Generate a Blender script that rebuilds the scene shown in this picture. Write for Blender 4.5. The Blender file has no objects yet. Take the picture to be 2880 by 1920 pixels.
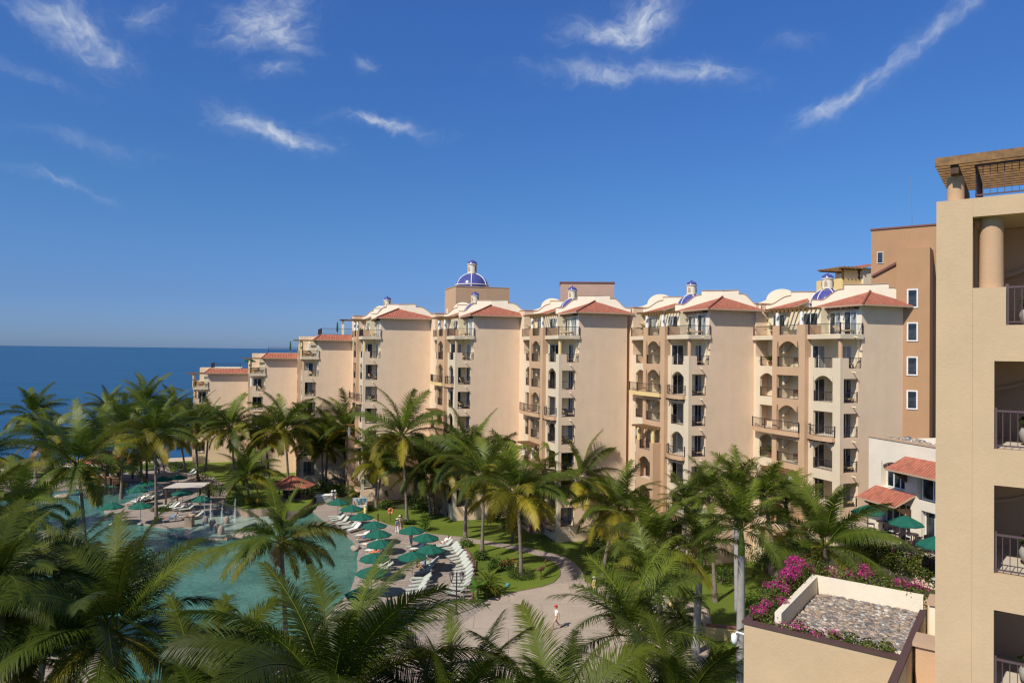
import bpy, bmesh, math, random
from mathutils import Vector, Matrix
import numpy as np
sc = bpy.context.scene
COL = sc.collection
R = math.radians
rng = random.Random(7)

# ---------------------------------------------------------------- camera
FPX = 1996.0
CAMZ = 21.5
pit, rol = R(0.80), R(0.67)
F0 = Vector((0, math.cos(pit), math.sin(pit)))
R0 = Vector((1, 0, 0)); U0 = R0.cross(F0)
CR = math.cos(rol) * R0 + math.sin(rol) * U0
CU = math.cos(rol) * U0 - math.sin(rol) * R0
CPOS = Vector((0, 0, CAMZ))
cam = bpy.data.cameras.new('camera'); cam_o = bpy.data.objects.new('camera', cam); COL.objects.link(cam_o)
cam.sensor_width = 36.0; cam.lens = FPX / 2880 * 36.0
cam.clip_start = 0.5; cam.clip_end = 200000
m = Matrix((CR, CU, -F0)).transposed().to_4x4(); m.translation = CPOS
cam_o.matrix_world = m
sc.camera = cam_o

def ray(px, py):
    return F0 + CR * ((px - 1440) / FPX) + CU * ((960 - py) / FPX)
def G(px, py, z=0.0):            # point of the photograph on a level plane
    d = ray(px, py); t = (z - CAMZ) / d.z
    return CPOS + d * t
def PY(px, py, Y):               # point of the photograph at a known distance
    d = ray(px, py); return CPOS + d * (Y / d.y)

# ---------------------------------------------------------------- object helpers
def tag(o, label=None, cat=None, group=None, kind=None):
    if label: o['label'] = label
    if cat: o['category'] = cat
    if group: o['group'] = group
    if kind: o['kind'] = kind
    return o
def empty(name, loc=(0, 0, 0), rz=0.0, label=None, cat=None, group=None):
    o = bpy.data.objects.new(name, None); COL.objects.link(o)
    o.location = loc; o.rotation_euler = (0, 0, rz); o.empty_display_size = 0.3
    return tag(o, label, cat, group)
def link(name, me, parent=None, loc=(0, 0, 0), rz=0.0, rot=None, scale=None):
    o = bpy.data.objects.new(name, me); COL.objects.link(o)
    if parent: o.parent = parent
    o.location = loc; o.rotation_euler = rot if rot else (0, 0, rz)
    if scale: o.scale = scale
    return o
KIDS = {}
def kids(o): return list(o.children)
def copy_tree(o, parent=None):
    c = o.copy(); COL.objects.link(c); c.parent = parent
    for ch in kids(o): copy_tree(ch, c)
    return c

class MB:
    def __init__(s): s.v = []; s.f = []; s.m = []; s.uv = {}; s.mats = []; s.sm = set(); s.tint = {}
    def mi(s, m):
        if m not in s.mats: s.mats.append(m)
        return s.mats.index(m)
    def face(s, pts, m, uv=None, smooth=False, tint=None):
        i = len(s.v); s.v += [tuple(p) for p in pts]; k = len(s.f)
        s.f.append(tuple(range(i, i + len(pts)))); s.m.append(s.mi(m))
        if uv: s.uv[k] = uv
        if smooth: s.sm.add(k)
        if tint is not None: s.tint[k] = tint
    def idx(s, base, fs, m, smooth=False, tint=None):
        mi = s.mi(m)
        for f in fs:
            k = len(s.f); s.f.append(tuple(base + a for a in f)); s.m.append(mi)
            if smooth: s.sm.add(k)
            if tint is not None: s.tint[k] = tint
    def hexa(s, p, m):               # p: 4 bottom (ccw) then 4 top
        b = len(s.v); s.v += [tuple(q) for q in p]
        s.idx(b, [(3, 2, 1, 0), (4, 5, 6, 7), (0, 1, 5, 4), (1, 2, 6, 5), (2, 3, 7, 6), (3, 0, 4, 7)], m)
    def box(s, x0, x1, y0, y1, z0, z1, m):
        s.hexa([(x0, y0, z0), (x1, y0, z0), (x1, y1, z0), (x0, y1, z0), (x0, y0, z1), (x1, y0, z1), (x1, y1, z1), (x0, y1, z1)], m)
    def bar(s, a, b, w, h, m, up=(0, 0, 1)):   # a box along a-b
        a = Vector(a); b = Vector(b); d = (b - a).normalized(); up = Vector(up)
        if abs(d.dot(up)) > .98: up = Vector((1, 0, 0))
        x = d.cross(up).normalized() * (w / 2); y = x.cross(d).normalized() * (h / 2)
        s.hexa([a - x - y, a + x - y, b + x - y, b - x - y, a - x + y, a + x + y, b + x + y, b - x + y], m)
    def prism(s, poly, z0, z1, m, mtop=None):
        n = len(poly); b = len(s.v)
        s.v += [(p[0], p[1], z0) for p in poly] + [(p[0], p[1], z1) for p in poly]
        s.idx(b, [(i, (i + 1) % n, n + (i + 1) % n, n + i) for i in range(n)], m)
        s.idx(b, [tuple(range(n - 1, -1, -1))], m); s.idx(b, [tuple(range(n, 2 * n))], mtop or m)
    def vprism(s, prof, axis, a0, a1, m):       # profile (a,z) swept along the other horizontal axis
        n = len(prof); b = len(s.v)
        for t in (a0, a1):
            s.v += [(t, p[0], p[1]) if axis == 'x' else (p[0], t, p[1]) for p in prof]
        s.idx(b, [(i, (i + 1) % n, n + (i + 1) % n, n + i) for i in range(n)] + [tuple(range(n - 1, -1, -1)), tuple(range(n, 2 * n))], m)
    def tube(s, pts, rad, n, m, smooth=True, cap=True, tint=None):
        pts = [Vector(p) for p in pts]; b = len(s.v); prev = None
        for i, p in enumerate(pts):
            d = (pts[min(i + 1, len(pts) - 1)] - pts[max(i - 1, 0)]).normalized()
            if prev is None:
                a = d.cross(Vector((0, 0, 1)))
                if a.length < .05: a = d.cross(Vector((1, 0, 0)))
            else: a = prev - d * prev.dot(d)
            a.normalize(); prev = a; c = d.cross(a)
            r = rad[i] if isinstance(rad, (list, tuple)) else rad
            for k in range(n):
                t = 2 * math.pi * k / n
                s.v.append(tuple(p + (a * math.cos(t) + c * math.sin(t)) * r))
        L = len(pts)
        s.idx(b, [(i * n + k, i * n + (k + 1) % n, (i + 1) * n + (k + 1) % n, (i + 1) * n + k) for i in range(L - 1) for k in range(n)], m, smooth, tint)
        if cap:
            for i in (0, L - 1): s.face([s.v[b + i * n + k] for k in range(n)], m, tint=tint)
    def lathe(s, prof, n, m, c=(0, 0, 0), smooth=True):
        b = len(s.v); L = len(prof)
        for r, z in prof:
            for k in range(n):
                t = 2 * math.pi * k / n
                s.v.append((c[0] + r * math.cos(t), c[1] + r * math.sin(t), c[2] + z))
        s.idx(b, [(i * n + k, i * n + (k + 1) % n, (i + 1) * n + (k + 1) % n, (i + 1) * n + k) for i in range(L - 1) for k in range(n)], m, smooth)
        for q, i in ((prof[0], 0), (prof[-1], L - 1)):       # caps have corners of their own, so the side stays round
            if q[0] > 1e-4: s.face([s.v[b + i * n + k] for k in range(n)], m)
    def blob(s, c, r, m, seed=0, nu=9, nv=6, jit=.15, tint=None):
        rr = random.Random(seed); b = len(s.v)
        ph = [rr.uniform(0, 6.28) for _ in range(6)]
        for j in range(nv + 1):
            th = math.pi * j / nv
            for i in range(nu):
                a = 2 * math.pi * i / nu
                k = 1 + jit * (math.sin(2 * a + ph[0] + 2 * th) + .6 * math.sin(3 * a + ph[1] - th) + .6 * math.sin(3 * th + ph[2])) * .6
                s.v.append((c[0] + r[0] * k * math.sin(th) * math.cos(a), c[1] + r[1] * k * math.sin(th) * math.sin(a), c[2] + r[2] * k * math.cos(th)))
        s.idx(b, [(j * nu + i, (j + 1) * nu + i, (j + 1) * nu + (i + 1) % nu, j * nu + (i + 1) % nu) for j in range(nv) for i in range(nu)], m, True, tint)
    def mesh(s, name, fix=True):
        me = bpy.data.meshes.new(name)
        me.from_pydata(s.v, [], s.f)
        for mm in s.mats: me.materials.append(mm)
        me.polygons.foreach_set('material_index', s.m)
        if s.sm:
            me.polygons.foreach_set('use_smooth', [i in s.sm for i in range(len(s.f))])
        if s.tint:
            ca = me.color_attributes.new('tint', 'FLOAT_COLOR', 'CORNER')
            arr = np.ones((len(me.loops), 4), np.float32); k = 0
            for i, f in enumerate(s.f):
                t = s.tint.get(i)
                if t is not None: arr[k:k + len(f), :len(t)] = t
                k += len(f)
            ca.data.foreach_set('color', arr.ravel())
        if s.uv:
            u = me.uv_layers.new(name='uv'); arr = np.zeros((len(me.loops), 2), np.float32); k = 0
            for i, f in enumerate(s.f):
                if i in s.uv: arr[k:k + len(f)] = s.uv[i]
                k += len(f)
            u.data.foreach_set('uv', arr.ravel())
        if fix:
            bm = bmesh.new(); bm.from_mesh(me); bmesh.ops.recalc_face_normals(bm, faces=bm.faces); bm.to_mesh(me); bm.free()
        me.update(); return me
    def obj(s, name, parent=None, loc=(0, 0, 0), rz=0.0, fix=True):
        return link(name, s.mesh(name, fix), parent, loc, rz)

# ---------------------------------------------------------------- materials
class NT:
    def __init__(s, nt): s.nt = nt; s.n = nt.nodes; s.l = nt.links
    def new(s, t, **kw):
        n = s.n.new(t)
        for k, v in kw.items():
            if k.startswith('i_'): n.inputs[k[2:].replace('_', ' ')].default_value = v
            else: setattr(n, k, v)
        return n
    def li(s, a, b): s.l.new(a, b)
    def math(s, op, a, b=None, c=None, clamp=False):
        n = s.n.new('ShaderNodeMath'); n.operation = op; n.use_clamp = clamp
        for i, x in enumerate((a, b, c)):
            if x is None: continue
            if isinstance(x, (int, float)): n.inputs[i].default_value = x
            else: s.l.new(x, n.inputs[i])
        return n.outputs[0]
    def mix(s, fac, a, b, blend='MIX'):
        n = s.n.new('ShaderNodeMix'); n.data_type = 'RGBA'; n.blend_type = blend
        for k, x in ((0, fac), (6, a), (7, b)):
            if isinstance(x, (int, float)): n.inputs[k].default_value = x
            elif isinstance(x, tuple): n.inputs[k].default_value = x if len(x) == 4 else (*x, 1)
            else: s.l.new(x, n.inputs[k])
        return n.outputs[2]
    def ramp(s, fac, stops):
        n = s.n.new('ShaderNodeValToRGB'); e = n.color_ramp.elements
        while len(e) < len(stops): e.new(.5)
        for el, (p, c) in zip(e, stops):
            el.position = p; el.color = c if isinstance(c, tuple) and len(c) == 4 else ((*c, 1) if isinstance(c, tuple) else (c, c, c, 1))
        s.l.new(fac, n.inputs[0]); return n.outputs[0]
    def noise(s, vec, scale, detail=4, rough=.55, dist=0):
        n = s.n.new('ShaderNodeTexNoise'); n.inputs['Scale'].default_value = scale; n.inputs['Detail'].default_value = detail
        n.inputs['Roughness'].default_value = rough; n.inputs['Distortion'].default_value = dist
        if vec is not None: s.l.new(vec, n.inputs['Vector'])
        return n.outputs[0]
    def bump(s, h, strength, dist=.02):
        n = s.n.new('ShaderNodeBump'); n.inputs['Strength'].default_value = strength; n.inputs['Distance'].default_value = dist
        s.l.new(h, n.inputs['Height']); return n.outputs[0]

def newmat(name):
    m = bpy.data.materials.new(name); m.use_nodes = True
    t = NT(m.node_tree); b = t.n['Principled BSDF']; b.inputs['Roughness'].default_value = .8
    b.inputs['Specular IOR Level'].default_value = .3
    return m, t, b
def coords(t, kind='Object'):
    return t.new('ShaderNodeTexCoord').outputs[kind]
def paint(name, col, rough=.85, var=.06, scale=.6, bumps=.25, bscale=14, spec=.25, streak=0.0):
    m, t, b = newmat(name); c = coords(t)
    n1 = t.noise(c, scale, 6, .6); n2 = t.noise(c, scale * 9, 3, .6)
    f = t.math('ADD', t.math('MULTIPLY', n1, .7), t.math('MULTIPLY', n2, .3))
    lo = tuple(x * (1 - var * 1.6) for x in col); hi = tuple(min(1, x * (1 + var)) for x in col)
    cc = t.ramp(f, [(.3, lo), (.7, hi)])
    if streak:
        mp = t.new('ShaderNodeMapping'); t.li(c, mp.inputs[0]); mp.inputs['Scale'].default_value = (1.6, 1.6, .06)
        s_ = t.ramp(t.noise(mp.outputs[0], 1.0, 5, .65), [(.45, 0.0), (.8, 1.0)])
        cc = t.mix(t.math('MULTIPLY', s_, streak), cc, tuple(x * .62 for x in col))
    t.li(cc, b.inputs['Base Color'])
    b.inputs['Roughness'].default_value = rough; b.inputs['Specular IOR Level'].default_value = spec
    if bumps: t.li(t.bump(t.noise(c, bscale, 4, .6), bumps, .03), b.inputs['Normal'])
    return m
def plain(name, col, rough=.6, metal=0, spec=.4, var=.08, scale=3):
    m, t, b = newmat(name); c = coords(t)
    n = t.noise(c, scale, 4, .6)
    t.li(t.ramp(n, [(.3, tuple(x * (1 - var) for x in col)), (.7, tuple(min(1, x * (1 + var)) for x in col))]), b.inputs['Base Color'])
    b.inputs['Roughness'].default_value = rough; b.inputs['Metallic'].default_value = metal; b.inputs['Specular IOR Level'].default_value = spec
    return m

M = {}
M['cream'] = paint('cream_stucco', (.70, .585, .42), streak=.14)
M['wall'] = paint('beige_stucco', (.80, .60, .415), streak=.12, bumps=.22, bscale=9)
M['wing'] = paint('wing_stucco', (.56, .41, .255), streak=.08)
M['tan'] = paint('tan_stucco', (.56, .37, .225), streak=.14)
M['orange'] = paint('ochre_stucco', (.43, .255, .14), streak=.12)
M['rose'] = paint('rose_stucco', (.50, .33, .25))
M['ivory'] = paint('ivory_stucco', (.80, .72, .56), streak=.1)
M['darkcap'] = paint('dark_coping', (.10, .055, .05), rough=.6)
M['creamy'] = paint('pale_cream_stucco', (.78, .70, .56), streak=.06)
M['white'] = paint('white_stucco', (.82, .79, .72), streak=.06)
M['inner'] = paint('balcony_paint', (.80, .69, .48))
M['coping'] = paint('coping_paint', (.48, .33, .22))
M['yellow'] = paint('yellow_stucco', (.74, .55, .25))
M['maroon'] = paint('maroon_stone', (.20, .085, .075), rough=.6)
M['iron'] = plain('wrought_iron', (.035, .022, .026), .5)
M['bronze'] = plain('bronze_rail', (.10, .065, .07), .45)
M['frame'] = plain('window_frame', (.72, .72, .70), .45)
M['dframe'] = plain('dark_frame', (.20, .19, .18), .4)
M['floor'] = paint('balcony_floor', (.55, .48, .39))
M['beam'] = plain('dark_timber', (.085, .045, .025), .7, var=.3)
M['slat'] = plain('weathered_timber', (.215, .118, .046), .75, var=.35, scale=6)
M['green'] = plain('green_canvas', (.006, .10, .066), .8, var=.12)
M['metal'] = plain('grey_metal', (.35, .35, .35), .4, .6)
M['concrete'] = paint('planter_concrete', (.36, .34, .32), scale=4)
M['wood'] = plain('table_wood', (.42, .22, .09), .5)
M['rock'] = paint('rock', (.40, .32, .25), scale=2, var=.25, bumps=.8, bscale=6)
M['glass_dark'], t, b = newmat('dark_glass')
b.inputs['Base Color'].default_value = (.02, .026, .03, 1); b.inputs['Roughness'].default_value = .06; b.inputs['Specular IOR Level'].default_value = .7
c = coords(t); t.li(t.ramp(t.noise(c, 1.1, 2), [(.4, (.012, .016, .02)), (.65, (.07, .08, .085))]), b.inputs['Base Color'])
M['curtain'], t, b = newmat('curtained_glass')
w = t.new('ShaderNodeTexWave'); w.bands_direction = 'X'; w.inputs['Scale'].default_value = 5; w.inputs['Distortion'].default_value = 1
t.li(coords(t), w.inputs[0]); t.li(t.ramp(w.outputs[0], [(0, (.16, .18, .18)), (1, (.36, .38, .37))]), b.inputs['Base Color'])
b.inputs['Roughness'].default_value = .12; b.inputs['Specular IOR Level'].default_value = .6

def tile_mat(name, col):
    m, t, b = newmat(name); uv = coords(t, 'UV')
    sx = t.new('ShaderNodeSeparateXYZ'); t.li(uv, sx.inputs[0])
    a = t.math('ABSOLUTE', t.math('SINE', t.math('MULTIPLY', sx.outputs[0], math.pi / .26)))
    row = t.math('FRACT', t.math('MULTIPLY', sx.outputs[1], 1 / .34))
    h = t.math('ADD', t.math('POWER', a, .6), t.math('MULTIPLY', row, -.35))
    cell = t.new('ShaderNodeCombineXYZ'); t.li(t.math('FLOOR', t.math('MULTIPLY', sx.outputs[0], 1 / .26)), cell.inputs[0]); t.li(t.math('FLOOR', t.math('MULTIPLY', sx.outputs[1], 1 / .34)), cell.inputs[1])
    wn = t.new('ShaderNodeTexWhiteNoise'); t.li(cell.outputs[0], wn.inputs[0])
    base = t.ramp(wn.outputs[0], [(0, tuple(x * .78 for x in col)), (.5, col), (1, tuple(min(1, x * 1.2) for x in col))])
    gro = t.math('MULTIPLY', t.math('SUBTRACT', 1, t.math('POWER', a, .45)), .75)
    cc = t.mix(gro, base, tuple(x * .42 for x in col))
    n = t.noise(uv, .7, 5); cc = t.mix(t.math('MULTIPLY', t.ramp(n, [(.45, 0.0), (.75, 1.0)]), .35), cc, (.22, .12, .08))
    t.li(cc, b.inputs['Base Color']); t.li(t.bump(h, .8, .06), b.inputs['Normal']); b.inputs['Roughness'].default_value = .75
    return m
M['tile'] = tile_mat('red_roof_tile', (.44, .145, .09))

m, t, b = newmat('blue_dome_tile'); c = coords(t)
vo = t.new('ShaderNodeTexVoronoi'); vo.inputs['Scale'].default_value = 7; t.li(c, vo.inputs['Vector'])
t.li(t.mix(vo.outputs['Distance'], (.04, .045, .20), (.11, .115, .33)), b.inputs['Base Color'])
b.inputs['Roughness'].default_value = .18; b.inputs['Specular IOR Level'].default_value = .6
t.li(t.bump(vo.outputs['Distance'], .15, .02), b.inputs['Normal']); M['blue'] = m

def brick_mat(name, col, grout, sx, sy, var=.2):
    m, t, b = newmat(name); c = coords(t)
    br = t.new('ShaderNodeTexBrick'); t.li(c, br.inputs['Vector']); br.inputs['Scale'].default_value = 1
    br.inputs['Brick Width'].default_value = sx; br.inputs['Row Height'].default_value = sy; br.inputs['Mortar Size'].default_value = .03
    br.inputs['Color1'].default_value = (*col, 1); br.inputs['Color2'].default_value = (*[x * (1 - var) for x in col], 1); br.inputs['Mortar'].default_value = (*grout, 1)
    n = t.noise(c, .35, 6, .65); n2 = t.noise(c, 5, 4, .6)
    cc = t.mix(t.math('MULTIPLY', t.ramp(n, [(.4, 0.0), (.7, 1.0)]), .5), br.outputs[0], tuple(x * .72 for x in col))
    cc = t.mix(t.math('MULTIPLY', t.ramp(n2, [(.4, 0.0), (.7, 1.0)]), .25), cc, tuple(x * .6 for x in col))
    t.li(cc, b.inputs['Base Color']); t.li(t.bump(n2, .3, .02), b.inputs['Normal'])
    return m
M['deck'] = brick_mat('stamped_concrete', (.40, .325, .275), (.19, .15, .125), 1.1, .55)
M['plaza'] = brick_mat('plaza_concrete', (.45, .365, .29), (.27, .21, .17), 5.5, 5.5, .06)
M['stonewall'] = brick_mat('stone_wall', (.46, .33, .24), (.30, .22, .17), .5, .3, .35)

m, t, b = newmat('lawn'); c = coords(t)
n1 = t.noise(c, .12, 5, .6); n2 = t.noise(c, 1.3, 5, .65); n3 = t.noise(c, 22, 3, .7)
cc = t.ramp(n1, [(.3, (.10, .15, .012)), (.7, (.18, .24, .02))])
cc = t.mix(t.math('MULTIPLY', t.ramp(n2, [(.4, 0.0), (.75, 1.0)]), .45), cc, (.17, .19, .035))
cc = t.mix(t.math('MULTIPLY', t.ramp(n3, [(.35, 1.0), (.6, 0.0)]), .55), cc, (.035, .07, .008))
t.li(cc, b.inputs['Base Color']); t.li(t.bump(n3, .9, .06), b.inputs['Normal']); b.inputs['Roughness'].default_value = .9; M['lawn'] = m
m, t, b = newmat('planting_soil'); c = coords(t)
n2 = t.noise(c, .9, 6, .7); t.li(t.ramp(n2, [(.3, (.02, .03, .01)), (.6, (.05, .07, .015)), (.8, (.12, .08, .05))]), b.inputs['Base Color']); t.li(t.bump(n2, 1, .2), b.inputs['Normal']); M['soil'] = m
M['sand'] = paint('sand', (.56, .44, .32), scale=.3, var=.12)

def water(name, c0, c1, scale, rough, bump, bd, spec, mp_scale=(1, 1, 1)):
    m, t, b = newmat(name); c = coords(t)
    mp = t.new('ShaderNodeMapping'); t.li(c, mp.inputs[0]); mp.inputs['Scale'].default_value = mp_scale
    n1 = t.noise(mp.outputs[0], scale * .12, 4, .6); n2 = t.noise(mp.outputs[0], scale, 5, .6, 1.2)
    f = t.math('ADD', t.math('MULTIPLY', n1, .6), t.math('MULTIPLY', n2, .4))
    t.li(t.ramp(f, [(.35, c0), (.65, c1)]), b.inputs['Base Color'])
    t.li(t.bump(n2, bump, bd), b.inputs['Normal']); b.inputs['Roughness'].default_value = rough; b.inputs['Specular IOR Level'].default_value = spec
    return m
M['pool'] = water('pool_water', (.03, .12, .095), (.105, .255, .205), 1.6, .07, 1.0, .14, .30)
M['stage'] = water('wet_stage', (.20, .29, .24), (.30, .38, .32), .8, .25, .2, .03, .5)
M['sea'] = water('sea_water', (.005, .05, .12), (.012, .08, .165), .09, .32, .9, .8, .25, (.22, 1, 1))

def leafmat(name, trans=.3, rough=.42):
    m, t, b = newmat(name)
    a = t.new('ShaderNodeAttribute'); a.attribute_name = 'tint'
    n = t.noise(coords(t), 1.2, 3); col = t.mix(t.math('MULTIPLY', n, .22), a.outputs[0], (.02, .035, .004), 'MIX')
    t.li(col, b.inputs['Base Color']); b.inputs['Roughness'].default_value = rough; b.inputs['Specular IOR Level'].default_value = .24
    tr = t.new('ShaderNodeBsdfTranslucent'); t.li(col, tr.inputs[0])
    mx = t.new('ShaderNodeMixShader'); mx.inputs[0].default_value = trans
    t.li(b.outputs[0], mx.inputs[1]); t.li(tr.outputs[0], mx.inputs[2]); t.li(mx.outputs[0], t.n['Material Output'].inputs[0])
    return m
M['frond'] = leafmat('palm_frond', .27, .45); M['leaf'] = leafmat('shrub_leaf', .25, .5); M['petal'] = leafmat('petals', .3, .6)
M['bark'] = paint('palm_bark', (.23, .185, .15), scale=3, var=.3, bumps=1, bscale=9)
M['gbark'] = paint('royal_palm_bark', (.36, .34, .33), scale=1.5, var=.18, bumps=.4, bscale=6)
M['shaft'] = plain('green_crownshaft', (.10, .17, .03), .4, var=.2)

# ---------------------------------------------------------------- world
SUNDIR = Vector((.67 * math.cos(R(46)), .742 * math.cos(R(46)), -math.sin(R(46))))   # way the light travels
w = bpy.data.worlds.new('World'); sc.world = w; w.use_nodes = True
t = NT(w.node_tree); bg = t.n['Background']
sky = t.new('ShaderNodeTexSky'); sky.sky_type = 'NISHITA'; sky.sun_disc = False
sky.sun_elevation = R(46); sky.sun_rotation = math.atan2(-SUNDIR.x, -SUNDIR.y) % (2 * math.pi)
sky.altitude = 0; sky.air_density = 1.0; sky.dust_density = .35; sky.ozone_density = 3.5
SKYSTR = .10
hs = t.new('ShaderNodeHueSaturation'); hs.inputs['Saturation'].default_value = 1.22; hs.inputs['Value'].default_value = 1.0
t.li(sky.outputs[0], hs.inputs['Color'])
gm = t.new('ShaderNodeGamma'); gm.inputs[1].default_value = 1.0
t.li(hs.outputs[0], gm.inputs[0])
dirv = t.new('ShaderNodeVectorMath'); dirv.operation = 'NORMALIZE'; t.li(coords(t, 'Generated'), dirv.inputs[0]); D = dirv.outputs[0]
sz = t.new('ShaderNodeSeparateXYZ'); t.li(D, sz.inputs[0])
q_ = .75 / 2
air = t.ramp(sz.outputs[2], [(0.0, (.48 * q_, .74 * q_, 1.6 * q_)), (.067, (.54 * q_, .74 * q_, 1.32 * q_)), (.137, (.73 * q_, .93 * q_, 1.33 * q_)), (.207, (.82 * q_, 1.05 * q_, 1.40 * q_)), (.43, (1.12 * q_, 1.26 * q_, 1.75 * q_)), (.7, (.60, .5, .41))])  # last stop: unseen zenith tinted warm so the shade turns less blue
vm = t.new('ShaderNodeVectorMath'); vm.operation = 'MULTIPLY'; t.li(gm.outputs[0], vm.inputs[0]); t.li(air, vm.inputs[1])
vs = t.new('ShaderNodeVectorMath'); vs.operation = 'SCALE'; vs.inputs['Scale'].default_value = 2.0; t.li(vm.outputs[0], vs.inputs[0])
def vdot(a, v):
    n = t.new('ShaderNodeVectorMath'); n.operation = 'DOT_PRODUCT'; t.li(a, n.inputs[0]); n.inputs[1].default_value = v; return n.outputs['Value']
S_ = 2880 / 2352
wn_ = t.new('ShaderNodeTexNoise'); wn_.inputs['Scale'].default_value = 7; wn_.inputs['Detail'].default_value = 5; wn_.inputs['Roughness'].default_value = .6; t.li(D, wn_.inputs['Vector'])
w1 = t.new('ShaderNodeVectorMath'); w1.operation = 'SUBTRACT'; t.li(wn_.outputs['Color'], w1.inputs[0]); w1.inputs[1].default_value = (.5, .5, .5)
w2 = t.new('ShaderNodeVectorMath'); w2.operation = 'MULTIPLY_ADD'; t.li(w1.outputs[0], w2.inputs[0]); w2.inputs[1].default_value = (.085, .085, .085); t.li(D, w2.inputs[2]); DW = w2.outputs[0]
# high cirrus: (x, y, half length, half width, slope angle, density) read off the photograph, stored as directions in the sky
CL = [(165, 48, 85, 30, 38, .7), (60, 22, 45, 14, 30, .3), (605, 42, 80, 34, -22, .75), (665, 85, 45, 22, 10, .5), (640, 165, 45, 15, -8, .34), (828, 130, 22, 18, 20, .34),
      (640, 314, 85, 15, 17, .85), (560, 280, 60, 20, 30, .32), (880, 297, 85, 10, 5, .68), (1475, 28, 62, 34, -38, .9), (1390, 78, 75, 19, -8, .75),
      (1400, 166, 125, 15, -4, .5), (1580, 165, 95, 16, 10, .55), (1915, 233, 60, 13, -30, .6), (2020, 170, 110, 15, -34, .36), (2180, 58, 115, 13, -42, .36),
      (140, 415, 90, 9, 12, .22), (75, 170, 80, 15, 20, .16), (340, 15, 55, 20, 0, .3), (210, 325, 120, 12, 8, .13), (1810, 105, 45, 15, -15, .14)]
tot = None
for i, (x, y, A, B, an, de) in enumerate(CL):
    c0 = ray(x * S_, y * S_).normalized(); ca, sa = math.cos(R(an)), math.sin(R(an))
    a1 = ray((x + ca * 10) * S_, (y + sa * 10) * S_).normalized() - c0; a1 -= c0 * a1.dot(c0); a1.normalize()
    a2 = c0.cross(a1); k = FPX / S_
    U = vdot(DW, a1 * (k / A)); V = vdot(DW, a2 * (k / (B * 1.15)))
    q = t.math('ADD', t.math('MULTIPLY', U, U), t.math('MULTIPLY', V, V))
    g = t.math('EXPONENT', t.math('MULTIPLY', q, -.55))
    cv = t.new('ShaderNodeCombineXYZ'); t.li(t.math('MULTIPLY', U, A / 60), cv.inputs[0]); t.li(t.math('MULTIPLY', V, B / 60 * 2.1), cv.inputs[1]); cv.inputs[2].default_value = i * 3.7
    n = t.noise(cv.outputs[0], 1.35, 7, .56, .8)
    d = t.math('POWER', t.math('MULTIPLY', t.math('SUBTRACT', t.math('ADD', n, t.math('MULTIPLY', g, .42)), .52), 2.0, clamp=True), 1.7)
    d = t.math('MULTIPLY', t.math('MULTIPLY', t.math('ADD', t.math('MULTIPLY', d, .72), t.math('MULTIPLY', t.math('MULTIPLY', n, g), .34)), g), de * .95)
    tot = d if tot is None else t.math('ADD', tot, d)
tot = t.math('MINIMUM', tot, .9)
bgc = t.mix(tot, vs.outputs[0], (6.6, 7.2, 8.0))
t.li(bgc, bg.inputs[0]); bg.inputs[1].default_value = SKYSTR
sun = bpy.data.lights.new('sun', 'SUN'); sun.energy = 4.8; sun.angle = R(.53); sun.color = (1, .935, .83)
so = bpy.data.objects.new('sun', sun); COL.objects.link(so); so.rotation_euler = SUNDIR.to_track_quat('-Z', 'Y').to_euler(); so.location = (-40, -40, 80)
sc.view_settings.view_transform = 'Standard'; sc.view_settings.look = 'None'; sc.view_settings.exposure = 0; sc.view_settings.gamma = 1
sc.render.engine = 'CYCLES'
sc.cycles.max_bounces = 6; sc.cycles.diffuse_bounces = 4; sc.cycles.glossy_bounces = 2; sc.cycles.transmission_bounces = 4; sc.cycles.transparent_max_bounces = 8
sc.cycles.use_denoising = True; sc.cycles.denoiser = 'OPENIMAGEDENOISE'; sc.cycles.denoising_prefilter = 'NONE'; sc.cycles.denoising_input_passes = 'RGB_ALBEDO_NORMAL'
sc.cycles.use_adaptive_sampling = True; sc.cycles.adaptive_threshold = .006
sc.cycles.sample_clamp_indirect = 6
sc.cycles.filter_width = 1.3
# ================================================================ hotel
FH = 3.1
def panel(mb, axis, plane, th, a0, a1, z0, z1, ops, m):
    """wall in the plane x=plane ('y': runs along y) or y=plane ('x'), with openings (p0, p1, zb, zt, rise)"""
    def q(a, tt, z): return (plane + tt, a, z) if axis == 'y' else (a, plane + tt, z)
    def hx(a, b, za, zb, zc, zd):   # bottom za at a, zb at b; top zc at a, zd at b
        mb.hexa([q(a, 0, za), q(b, 0, zb), q(b, th, zb), q(a, th, za), q(a, 0, zc), q(b, 0, zd), q(b, th, zd), q(a, th, zc)], m)
    # split in horizontal bands is not needed: openings are given bottom-up per column
    cols = sorted({a0, a1} | {o[0] for o in ops} | {o[1] for o in ops})
    for a, b in zip(cols, cols[1:]):
        z = z0
        for (p0, p1, zb, zt, rise) in sorted([o for o in ops if o[0] <= a + 1e-6 and o[1] >= b - 1e-6], key=lambda o: o[2]):
            if zb > z + 1e-6: hx(a, b, z, z, zb, zb)
            nxt = [o[2] for o in ops if o[2] > zt and o[0] <= a + 1e-6 and o[1] >= b - 1e-6]
            top = min(nxt) if nxt else z1
            if rise > 0:
                n = 8
                for i in range(n):
                    f = lambda s: zt - rise * (2 * s - 1) ** 2
                    s0, s1 = i / n, (i + 1) / n
                    # the wall above the arch stops where the next opening begins
                    hx(a + (b - a) * s0, a + (b - a) * s1, f(s0), f(s1), zt + .02, zt + .02)
                z = zt + .02
            else: z = zt
        if z1 > z + 1e-6: hx(a, b, z, z, z1, z1)

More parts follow.
